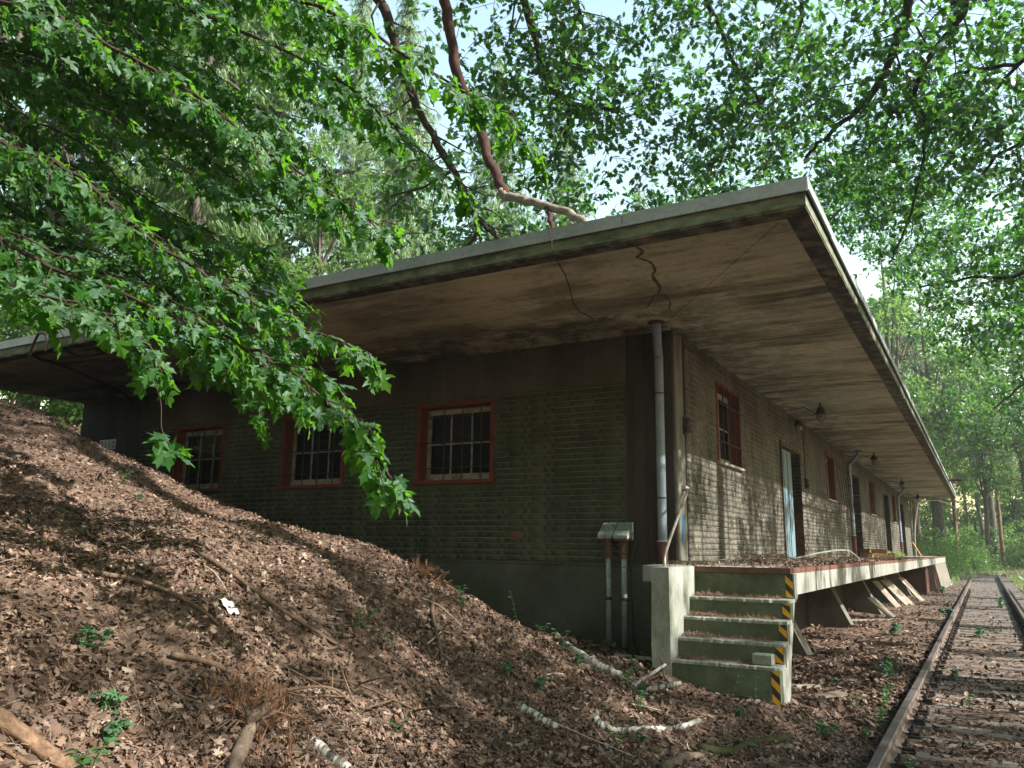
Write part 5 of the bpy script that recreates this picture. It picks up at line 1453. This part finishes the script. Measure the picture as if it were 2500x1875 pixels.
for i, (x, y, s) in enumerate([(-2.4, 56, .7), (-3.5, 61, 1.1), (-.8, 77, .8), (3.4, 88, 1.0), (-2.6, 72, 1.0), (5.6, 90, 1.5), (7.2, 80, 1.3), (8, 92, 1.5), (4.6, 42, .8), (5.6, 58, 1.2), (-1.2, 88, 1.1), (11, 92, 1.4), (2.0, 97, 1.5), (6.0, 100, 1.6), (9.5, 99, 1.6), (-2.5, 95, 1.4), (13, 104, 1.7), (7.8, 70, .9), (6.6, 63, .8)]):
    plant(bush, x, y, s, 'green bush at the edge of the wood beyond the platform', G5)
for i, (x, y, s) in enumerate([(-18.2, 12.4, .9), (-18.8, 14.2, 1.1), (-17.9, 16.2, 1.0), (-20.2, 12.0, 1.2), (-21.5, 10.4, 1.0), (-18.0, 21, 1.2)]):
    plant(bush, x, y, s, 'sunlit bush beyond the left wall end, over the bank', 'bushes beyond the left wall end')
for i, (x, y, s) in enumerate([(xx + rng.uniform(-.8, .8), 106 + rng.uniform(-4, 9), rng.uniform(2.0, 3.0)) for xx in np.arange(-9, 24, 2.3)]):
    plant(bush, x, y, s, 'tall shrub in the green thicket closing the far end', 'thicket closing the far end')
G6 = 'unseen oaks added across the track to dapple the sun'  # added out of view; clumped crowns break the sun into patches
for i, (x, y, s) in enumerate([(10.6, 5.6, .8), (13.0, 1.0, 1.0), (8.4, 5.4, .85), (13.4, 7.2, 1.05), (13.4, 9.8, 1.0), (10.0, 12.6, .9), (7.2, 16.5, .95), (9.0, 22.5, 1.05), (7.6, 29, 1.0), (9.4, 36, 1.05)]):
    plant(sparse, x, y, s, 'unseen slender oak across the track, added to dapple the sunlight', G6)
G8 = 'unseen trees added right of the track to block sky light'  # added out of view, kept below the sun to block low sky
for i, (x, y, s) in enumerate([(20, 2, .85), (22, 9, .85), (20.5, 16, .85), (22, 23, .85), (21, 30, .85), (20, 37, .85), (22, 44, .9), (24, 5, 1.0), (26, 14, .95), (27, 24, .95), (26, 34, .95), (17, -5, .9), (22, -3, 1.0)]):
    plant(broad, x, y, s, 'unseen broadleaf tree right of the track, added to block low sky light', G8)
G9 = 'unseen birches added beside the track for trunk shadows'  # added out of view so their trunks throw upright shadows on the wall
for i, (x, y, s) in enumerate([(4.3, 10.6, 1.0), (5.2, 11.7, 1.0), (4.6, 13.1, 1.1), (5.8, 14.6, 1.0), (4.7, 16.2, 1.0), (5.0, 20.5, 1.1), (5.6, 22.0, 1.0), (5.1, 24.2, 1.0), (5.5, 28.5, 1.1), (5.3, 31, 1.0), (5.9, 33, 1.0), (5.6, 36, 1.0), (6.3, 40, 1.1)]):
    plant(slim, x, y, s, 'unseen slim birch beside the track, added to streak the wall with shadow', G9)
G7 = 'unseen trees added behind the viewer to cut sky light'  # added unseen and dense to keep sky light off the front wall
for i, (x, y, s) in enumerate([(-15, -7, 1.0), (-9, -9, 1.1), (-3.5, -7, 1.0), (3, -9, 1.1), (8, -5, 1.0), (-20, -1, 1.05), (-25, 5, 1.1), (-13, -14, 1.3), (0, -15, 1.3), (-22, -10, 1.3), (-16, 2.5, .8), (7, -14, 1.3), (13, -8, 1.2), (-6, -16, 1.4), (-12, -3, .9), (-28, -4, 1.3), (-6, -22, 1.5), (5, -22, 1.5)]):
    plant(broad, x, y, s, 'unseen broadleaf tree behind the viewer, planted dense to cut sky light', G7)

# thin grass beyond the platform
n = 9000
x = rng.uniform(-6, 14, n); y = rng.uniform(44, 96, n)
keep = (np.abs(x + .05) > 1.3) | (y > 70); x, y = x[keep], y[keep]; n = len(x)
P = np.stack([x, y, hgt(x, y)], 1)
o = mesh_obj('grass', scatter_mesh('grass', SPR, P, unit(np.array([0, 0, 1.0]) + rng.normal(0, .35, (n, 3))), rng.normal(0, 1, (n, 3)), rng.uniform(.15, .45, n), M['grass'])); o['kind'] = 'stuff'

# air between the trees
hz = Geo().box(-262, 262, -203, 503, -3.5, 36).build('haze', M['black'], org=(0, 0, 0))
ht = NT('woodland_air')
pv = ht.n('ShaderNodeVolumePrincipled')
pv.inputs['Color'].default_value = (0.86, 0.95, 0.95, 1)
pv.inputs['Density'].default_value = 0.0007
pv.inputs['Anisotropy'].default_value = 0.3
ht.link(pv.outputs[0], ht.out.inputs['Volume'])
hz.data.materials.clear(); hz.data.materials.append(ht.m); hz['kind'] = 'stuff'

# ------------------------------------------------------------------ logs, sticks and small things on the ground
def onb(x, y, dz=0.0): return (x, y, float(hgt(x, y)) + dz)
def log(name, label, cat, pts, r0, r1, mat, n=10, lift=.5, jit=.05, group=None, smooth=True, stubs=()):
    P = smooth_path([onb(a, b, r0 * lift + (c if len(q) > 2 else 0)) for q in pts for a, b, c in [(*q, 0)[:3] if len(q) < 3 else q]], 5, r0 * .06)
    t = empty(name, tuple(P[0]), label, cat, group)
    g = Geo().tube(P - P[0], np.linspace(r0, r1, len(P)), n, jitter=jit)
    for (i, d, L, r) in stubs: g.tube([P[i] - P[0], P[i] - P[0] + np.array(d) * L * .6, P[i] - P[0] + np.array(d) * L], [r, r * .9, r * .7], 7)
    o = g.build('wood', mat, t, org=tuple(P[0]), smooth=smooth)
    o.location = (0, 0, 0)
    me = o.data
    return t
def log1(name, label, cat, pts, r0, r1, mat, **kw):
    """a log or stick lying on the bank; one mesh with its origin at one end"""
    P = smooth_path([onb(q[0], q[1], r0 * kw.get('lift', .5) + (q[2] if len(q) > 2 else 0)) for q in pts], 5, r0 * .06)
    g = Geo().tube(P, np.linspace(r0, r1, len(P)), kw.get('n', 10), jitter=kw.get('jit', .05))
    for (i, d, L, r) in kw.get('stubs', ()): g.tube([P[i], P[i] + np.array(d) * L * .6, P[i] + np.array(d) * L], [r, r * .9, r * .7], 7)
    o = g.build(name, mat, org=tuple(P[0]), smooth=True)
    return tag(o, label, cat, kw.get('group'))
log1('rotten_log', 'thick rotten brown log at the lower left corner', 'log', [(-3.93, 1.95), (-3.8, 2.0), (-3.68, 2.07), (-3.55, 2.15), (-3.40, 2.23), (-3.25, 2.3)], .040, .032, M['rotten'], n=18, jit=.18, lift=.45)
log1('rotten_branch', 'thin rotten branch lying along the brown log', 'branch', [(-3.72, 1.93), (-3.6, 2.02), (-3.42, 2.12)], .014, .010, M['rotten'], jit=.15, lift=.8)
log1('dead_log', 'crooked grey dead log with a forked top by the dry needles', 'log', [(-3.0, 2.70), (-3.1, 2.83), (-3.2, 2.98, .02), (-3.29, 3.12, .03), (-3.33, 3.24, .03)], .040, .030, M['stump'], n=14, jit=.15, lift=.45, stubs=((14, (-.85, .25, .45), .11, .022), (11, (.3, -.2, .8), .03, .018)))
log1('birch_log', 'white birch branch leading from the bank to the stairs', 'birch branch', [(-4.93, 9.75), (-3.85, 7.87), (-3.41, 7.32), (-3.15, 7.24), (-3.0, 7.27)], .055, .035, M['birch'], jit=.06)
log1('birch_log', 'second mossy birch branch nearest the stair cheek', 'birch branch', [(-3.63, 8.66), (-3.46, 8.54), (-3.04, 7.71), (-2.98, 7.64)], .05, .04, M['stump'], jit=.08)
log1('birch_branch', 'forked white birch branch before the stairs', 'birch branch', [(-3.02, 7.25), (-2.84, 7.15), (-2.66, 6.97), (-2.55, 6.87)], .028, .02, M['birch'], stubs=((5, (.55, .75, .45), .38, .018), (8, (.9, .55, .22), .34, .026), (9, (.8, .0, .5), .10, .015)))
log1('birch_branch', 'curved white birch branch lying before the stairs', 'birch branch', [(-2.62, 5.78), (-2.52, 5.72), (-2.40, 5.78), (-2.3, 6.0), (-2.22, 6.35), (-2.13, 6.79)], .034, .022, M['birch'], jit=.14, lift=.2)
log1('birch_log', 'short mossy birch log in the leaves below the bank', 'birch log', [(-2.95, 5.24), (-2.8, 5.25), (-2.66, 5.27)], .042, .036, M['birch'], jit=.12, lift=.1)
log1('birch_log', 'short birch log at the bottom edge of the slope', 'birch log', [(-3.16, 3.39), (-3.05, 3.42), (-2.94, 3.45)], .032, .028, M['birch'], jit=.10, lift=.15)
log1('mossy_branch', 'dark branch with green moss near the track', 'branch', [(-1.95, 6.19), (-1.79, 6.43), (-1.72, 6.71), (-1.6, 7.11), (-1.52, 7.36)], .035, .022, M['moss'], jit=.15)
log1('dead_branch', 'dark broken branch stub at the lower middle edge', 'branch', [(-1.9, 5.29), (-1.86, 5.59), (-1.8, 5.84)], .04, .025, M['stump'], jit=.12)
log1('pine_pole', 'pale fallen pole in the shade left of the stairs', 'branch', [(-3.57, 8.46), (-3.25, 8.56), (-2.82, 8.38)], .03, .025, M['pale_twig'], lift=1.5)
t = Geo().tube([(-2.85, 7.93, -1.05), (-2.7, 7.6, -1.18), (-2.45, 7.35, -1.32)], [.012, .012, .01], 6).build('stick', M['twig'], org=(-2.45, 7.35, -1.32)); tag(t, 'brown stick leaning against the lowest step', 'stick')
t = Geo().tube(smooth_path([(-17.15, 9.0, 2.45), (-17.0, 9.0, 2.95), (-16.5, 9.0, 3.10), (-16.1, 9.0, 3.30), (-15.68, 9.0, 3.50)], 3, .01), np.linspace(.035, .012, 13), 6).tube([(-15.68, 9, 3.5), (-15.55, 9.02, 3.47)], .012, 5).build('bare_stick', M['pale_twig'], org=(-17.15, 9, 2.45)); tag(t, 'bright bare stick standing on the bank crest at the left', 'stick')
STK = [
    ('long dead twig with side shoots left of the dry needles', [(-3.66, 3.77), (-3.47, 4.03, .06), (-3.25, 4.2, .05), (-3.16, 4.48)], .012),
    ('forked dead twig crossing the needles clump', [(-3.53, 3.43), (-3.43, 3.78, .09), (-3.32, 3.87, .06), (-3.24, 3.9)], .010),
    ('dark straight branch lying across the middle of the slope', [(-4.99, 4.07), (-4.56, 3.97, .03), (-4.1, 4.1, .02), (-3.8, 4.28)], .022),
    ('dark branch under the white paper scrap', [(-4.74, 3.03), (-4.5, 3.29, .03), (-4.22, 3.42, .03), (-4.05, 3.51)], .018),
    ('long branch running down the slope below the wall plinth', [(-4.18, 5.9), (-4.03, 5.69, .02), (-3.75, 5.38, .03), (-3.6, 5.22)], .020),
    ('thin stick on the slope crest below the left window', [(-8.64, 5.64), (-8.34, 5.44, .05), (-8.01, 5.34)], .016),
    ('brown branch lying at the left edge of the slope', [(-6.27, 2.88), (-5.87, 2.97, .03), (-5.6, 3.23)], .018),
    ('short pale branch in the leaves above the rotten log', [(-3.9, 3.06), (-3.76, 3.17, .02), (-3.64, 3.32)], .022),
    ('thin stick among sleepers beside the near rail', [(-0.6, 7.2, .03), (-0.2, 7.0, .05), (0.15, 6.6, .03)], .010),
    ('curved twig lying on the sleepers further along', [(-0.3, 9.6, .05), (0.1, 9.9, .08), (0.4, 9.7, .04)], .010)]
for lab, pts, r in STK:
    P0 = np.array([onb(p[0], p[1]) for p in pts]); st_ = []
    if 'twig' in lab:
        for k in range(6): st_.append((int(rng.integers(2, 5 * (len(pts) - 1))), unit(rng.normal(0, 1, 3) * np.array([1, 1, .3]) + np.array([0, 0, .25])), rng.uniform(.2, .5), r * .5))
    log1('dead_branch', lab, 'branch', pts, r, r * .5, M['twig'], n=6, stubs=st_, lift=1.0)
rest = []
for k in range(46):      # more sticks strewn about, thin and alike
    while True:
        x, y = rng.uniform(-12, -1), rng.uniform(3, 9.6)
        if y > 2.2 and -x / y < 2.3 and not (y > 7.8 and x > -3): break
    a = rng.uniform(0, PI); L = rng.uniform(.12, .42)
    pts = [(x - L * math.cos(a), y - L * math.sin(a) * .6), (x, y, rng.uniform(.01, .05)), (x + L * math.cos(a + .2), min(9.9, y + L * math.sin(a + .2) * .6))]
    log1('twig', 'thin dry twig lying in the dead leaves of the slope', 'twig', pts, rng.uniform(.005, .011), .003, M['twig'] if k % 3 else M['pale_twig'], n=5, lift=1.6, group='twigs strewn over the leaf litter')

def needle_clump(label, x, y, r, n, h):
    t = empty('needle_clump', onb(x, y), label, 'dry needles')
    g = Geo()
    for k in range(9):
        a = rng.uniform(0, 2 * PI); e = np.array([math.cos(a) * r, math.sin(a) * r, h * rng.uniform(.2, 1)])
        g.tube([(x, y, float(hgt(x, y))), np.array(onb(x, y)) + e * .6 + np.array([0, 0, .04]), np.array(onb(x, y)) + e], [.006, .005, .003], 4)
    g.build('stem', M['twig'], t)
    q = rng.normal(0, r * .5, (n, 2)) * np.array([1.0, .7])
    P = np.stack([x + q[:, 0], y + q[:, 1], hgt(x + q[:, 0], y + q[:, 1]) + rng.random(n) * h], 1)
    D = unit(rng.normal(0, 1, (n, 3)) + np.array([.2, -.3, .1]))
    o = mesh_obj('needles', scatter_mesh('needles', SPR, P, D, rng.normal(0, 1, (n, 3)), rng.uniform(.08, .17, n), M['needles_dry']), t, -wloc(t)); o['kind'] = 'stuff'
needle_clump('orange dry pine twig with needles beside the dead log', -3.43, 3.29, .25, 240, .05)
needle_clump('small tuft of orange dry needles at the slope crest', -4.49, 6.25, .20, 120, .08)
needle_clump('flat patch of orange needles below the dead log', -3.3, 3.1, .22, 150, .03)

# scrap of white plastic
g = Geo(); V = []; F = []
for i in range(6):
    for j in range(4):
        x_, y_ = -4.21 + i * .024, 3.62 + j * .022
        V.append((x_, y_, float(hgt(x_, y_)) + .03 + rng.uniform(0, .035)))
for i in range(5):
    for j in range(3): F.append((4 * i + j, 4 * i + 4 + j, 4 * i + 5 + j, 4 * i + 1 + j))
t = g.add(V, F).build('plastic_scrap', M['white_plate'], org=(-4.15, 3.65, float(hgt(-4.15, 3.65)))); tag(t, 'crumpled white plastic scrap glaring on the leaf slope', 'litter')

# ------------------------------------------------------------------ seedlings and weeds
sd_src = {}
def seedling(kind):
    """stem with pairs of leaves; returns (stem mesh, leaf mesh)"""
    if kind in sd_src: return sd_src[kind]
    g = Geo(); P, D = [], []
    h = {'low': .10, 'mid': .22, 'tall': .42}[kind]
    nst = {'low': 3, 'mid': 2, 'tall': 1}[kind]
    for s in range(nst):
        lean = rng.normal(0, .25, 2) * h
        pts = smooth_path([(s * .04, 0, -.03), (lean[0] * .5 + s * .04, lean[1] * .5, h * .5), (lean[0] + s * .04, lean[1], h * rng.uniform(.8, 1.1))], 3)
        g.tube(pts, np.linspace(.004, .0015, len(pts)), 4)
        for i in range(2, len(pts)):
            for k in range(3 if kind != 'tall' else 2):
                a = rng.uniform(0, 2 * PI); P.append(pts[i]); D.append((math.cos(a), math.sin(a), rng.uniform(-.1, .35)))
    P = np.array(P); D = unit(np.array(D)); n = len(P)
    tm = OVAL if kind != 'low' else MAPLE
    lf = [np_mesh('leaf', v, t_, M['seedling']) for v, t_ in tm]
    A = frames(D, unit(np.array([0, 0, 1.0]) + rng.normal(0, .3, (n, 3))), rng.uniform(.028, .062, n))
    me2 = [(lf[int(rng.integers(0, len(lf)))], Matrix([[*A[i][r], P[i][r]] for r in range(3)] + [[0, 0, 0, 1]])) for i in range(n)]
    me1 = bpy.data.meshes.new('stem'); me1.from_pydata(np.concatenate(g.v).tolist(), [], g.f); me1.materials.append(M['seedling'])
    sd_src[kind] = (me1, me2)
    return sd_src[kind]
def put_seedling(kind, x, y, sc, label, group=None, z=None):
    if kind == 'low': sc *= .62
    a, b = seedling(kind)
    t = empty('seedling', (x, y, float(hgt(x, y)) if z is None else z), label, 'seedling', group)
    t.rotation_euler = (0, 0, rng.uniform(0, 2 * PI)); t.scale = (sc,) * 3
    o = bpy.data.objects.new('stem', a); link(o, t)
    for me, mw in b:
        o = bpy.data.objects.new('leaf', me); link(o, t); o.matrix_local = mw
for kind, x, y, sc, lab in [
    ('tall', -2.15, 7.83, .8, 'tall seedling against the lowest riser, left one of two'), ('tall', -1.92, 7.79, .7, 'seedling against the lowest riser near the hazard strip'),
    ('mid', -2.92, 7.5, 1.0, 'leafy seedling beside the left stair cheek'), ('mid', -2.88, 7.14, .8, 'seedling growing through the forked birch branch'),
    ('mid', -3.58, 7.33, 1.2, 'bright seedling by the long birch branch'), ('low', -3.28, 6.89, 1.4, 'low leafy plant between the birch branches'),
    ('mid', -4.04, 6.2, 1.1, 'seedling at the foot of the plinth, upper slope'), ('tall', -3.85, 6.85, .8, 'thin seedling in front of the mossy plinth'),
    ('low', -4.04, 2.62, 1.5, 'single large green leaf plant on the lit left slope'), ('low', -3.47, 2.44, 1.5, 'green plant beside the rotten log'),
    ('low', -3.61, 2.55, 1.6, 'dark leafed plant above the rotten log'), ('mid', -3.33, 2.24, 1.0, 'bright seedling at the lower left edge by the log'),
    ('tall', -14.0, 9.9, .9, 'seedling on the crest under the left window'), ('tall', -11.4, 10.0, 1.2, 'leafy weed on the crest below the middle window'),
    ('tall', -8.9, 10.0, 1.0, 'weed standing against the wall right of the middle window'), ('tall', -8.0, 9.95, 1.4, 'tall weed against the wall below the right window'),
    ('tall', -7.35, 9.9, 1.8, 'tallest weed with pale leaves against the wall bricks'), ('tall', -10.0, 10.0, .8, 'thin weed stalk at the wall under the middle window'),
    ('mid', -3.86, 4.54, 1.0, 'small seedling on the slope under the plinth end'), ('low', -3.22, 5.56, 1.3, 'low plant on the slope above the birch log'),
    ('low', -3.02, 5.69, 1.3, 'low green plant in the leaves left of the birch curve'), ('mid', -2.46, 6.25, .8, 'seedling touching the curved birch branch'),
    ('low', -1.35, 7.6, 1.6, 'ground plant between stairs and rail'), ('mid', -1.0, 8.6, 1.2, 'bright seedling right beside the near rail'),
    ('mid', -1.05, 9.7, 1.2, 'pale leaved seedling beside the rail, further along'), ('low', -1.2, 11.8, 2.6, 'leafy weed patch on the rail side before the buttresses'),
    ('low', -1.3, 12.4, 2.2, 'weed behind the patch beside the rail'), ('low', -1.9, 7.29, 1.2, 'small plant before the hazard strip foot'),
    ('mid', -0.55, 6.9, .9, 'weed on the inner side of the near rail'), ('low', 0.2, 6.4, 1.4, 'weed between the rails at the bottom right'),
    ('low', 0.5, 6.9, 1.5, 'leafy weed between the rails at the right edge'), ('mid', -0.3, 10.4, .8, 'bright sprout between the sleepers'),
    ('low', -0.5, 12.6, 1.8, 'weed growing inside the left rail'), ('low', -0.2, 19.0, 2.6, 'yellow green weed between the rails far along'),
    ('low', -0.85, 24.0, 3.0, 'bright weed on the left rail far along'), ('low', 0.3, 30.0, 3.5, 'bright weed in the middle of the distant track'),
    ('low', -1.6, 17.5, 3.0, 'bright weed under the platform edge between buttresses'), ('low', -1.5, 36.5, 3.5, 'weed at the brick end wall under the platform')]:
    put_seedling(kind, x, y, sc, lab)
for k in range(34):
    while True:
        x, y = rng.uniform(-11, 1.0), rng.uniform(3.2, 16)
        if -x / y < 2.0 and not (y > 7.6 and -4.5 < x < -1.7) and not (y > 9.9 and x < -1.7) and x < .06 * y: break
    put_seedling(('low', 'low', 'mid')[k % 3], x, y, rng.uniform(.5, 1.0), 'tiny green sprout coming up through the dead leaves', 'tiny sprouts in the leaf litter')
g = Geo()
n = 500
x = rng.uniform(-3.3, -2.5, n); y = rng.uniform(29.5, 33, n)
o = mesh_obj('platform_grass', scatter_mesh('platform_grass', SPR, np.stack([x, y, np.full(n, ZP)], 1), unit(np.array([0, 0, 1.0]) + rng.normal(0, .4, (n, 3))), rng.normal(0, 1, (n, 3)), rng.uniform(.1, .3, n), M['grass'])); o['kind'] = 'stuff'

# ------------------------------------------------------------------ things on and under the platform
for k in range(15):
    x, y = rng.uniform(-3.2, -2.6), rng.uniform(26.4, 29.2)
    z = ZP + .07 + (.12 if k > 8 else 0)
    a = rng.uniform(-.5, .5); L = rng.uniform(.14, .20)
    d = np.array([math.cos(a), math.sin(a), rng.uniform(-.1, .15)]) * L
    g = Geo(); p = np.array([x, y, z])
    up_ = np.array([0, 0, .075]); sd = unit(np.cross(d, up_)) * .09
    V = [p - d - sd * .9 - up_ * .8, p - d + sd - up_ * .8, p - d + sd * .1 + up_, p + d - sd * .9 - up_ * .8, p + d + sd - up_ * .8, p + d + sd * .1 + up_]
    g.add(V, [(0, 1, 2), (5, 4, 3), (0, 3, 4, 1), (1, 4, 5, 2), (2, 5, 3, 0)])
    tag(g.build('firewood_log', M['firewood'], org=tuple(p)), 'split orange firewood log in the heap on the platform', 'firewood', 'firewood heap on the platform')
def brush_heap(label, x0, x1, y0, y1, n, mat, h):
    g = Geo()
    for k in range(n):
        x, y = rng.uniform(x0, x1), rng.uniform(y0, y1); a = rng.uniform(0, 2 * PI); L = rng.uniform(.15, .5)
        g.tube([(x - L * math.cos(a) * .5, y - L * math.sin(a), ZP + .01 + rng.uniform(0, h * .4)), (x, y, ZP + rng.uniform(.03, h)), (x + L * math.cos(a + .3) * .5, y + L * math.sin(a + .3), ZP + .01 + rng.uniform(0, h))], [.006, .006, .003], 4)
    return tag(g.build('brush_heap', mat, org=((x0 + x1) / 2, (y0 + y1) / 2, ZP)), label, 'twigs')
brush_heap('heap of dry twigs on the platform near the stairs', -3.1, -2.5, 11.2, 13.4, 30, M['twig'], .16)
brush_heap('dark tangled twigs on the platform before the blue door', -3.2, -2.5, 15.8, 19.5, 22, M['twig'], .14)
t = Geo().obox((-3.22, 10.25, ZP + .022), (.32, .02, 0), (-.004, .06, 0), (0, 0, .018)).build('plank_end', M['litter_board'], org=(-3.2, 10.2, ZP)); tag(t, 'short grey board at the wall corner on the platform', 'board')
t = Geo().obox((-2.93, 46.4, .15), (.18, .1, -.36), (.0, .12, .02), (.012, 0, .006)).build('leaning_plank', M['firewood'], org=(-2.9, 46.4, ZP)); tag(t, 'brown plank leaning at the far end of the platform', 'plank')
t = Geo().tube(smooth_path([(-3.1, 15.9, ZP + .03), (-2.8, 17.4, ZP + .16), (-2.5, 18.5, ZP + .2), (-2.35, 19.2, ZP + .03)], 4), .018, 6).build('bent_rod', M['steel'], org=(-2.8, 17.4, ZP)); tag(t, 'bent metal rod lying on the platform before the blue door', 'rod')
for k, (x, y, dx, lab) in enumerate([(-2.55, 26.2, .3, 'pale board leaning under the platform, nearest of the boards'), (-2.35, 27.3, .34, 'wide sunlit board leaning under the platform'), (-2.2, 30.5, .3, 'narrow sunlit board leaning under the far platform'), (-2.3, 22.3, .25, 'short white board leaning at the third buttress')]):
    h_ = .36 if k != 3 else .22
    t = Geo().obox((x, y, -1.56 + h_), (dx, -.08, -h_ * 1.0), (.07 + .04 * (k == 1), .13 + .06 * (k == 1), 0), (.010, -.006, .010)).build('leaning_board', M['litter_board'], org=(x + dx, y, -1.56)); tag(t, lab, 'board', 'boards leaning under the platform')
for lab, a, b in (('grey plank on the ground behind the stairs', (-2.4, 9.6), (-1.6, 10.6)), ('pale broken plank beside the stair flank', (-1.75, 9.2), (-1.45, 9.7)), ('long pale plank on the ground under the platform', (-2.9, 20.2), (-1.7, 21.6))):
    d = np.array([b[0] - a[0], b[1] - a[1], 0]) / 2; c = np.array([(a[0] + b[0]) / 2, (a[1] + b[1]) / 2]); z = float(hgt(*c)) + .05
    t = Geo().obox((c[0], c[1], z), d, unit(np.array([-d[1], d[0], 0])) * .06, (0, 0, .014)).build('fallen_plank', M['litter_board'], org=(c[0], c[1], z - .05)); tag(t, lab, 'plank')
t = Geo().tube([(-2.0, 40.0, 3.12), (-.55, 40.0, 3.12)], .07, 10).tube([(-.55, 40, 3.12), (-.54, 40, 3.12)], .078, 10).build('roof_spout', M['rust_pipe'], org=(-1.05, 40, 3.12)); tag(t, 'rusty spout sticking out over the far roof edge', 'spout')
t = Geo().tube(smooth_path([(-3.2, 54.5, 2.9), (-2.2, 55, 3.1), (-1.4, 55.5, 2.75), (-.7, 56, 2.3)], 4, .02), np.linspace(.035, .012, 13), 6).tube(smooth_path([(-3.5, 54.3, -1.6), (-3.5, 54.3, 1), (-3.2, 54.5, 2.9)], 4), .05, 7).build('dead_tree', M['bark_grey'], org=(-3.5, 54.3, -1.6)); tag(t, 'bleached dead tree with one bowed branch past the roof end', 'dead tree')
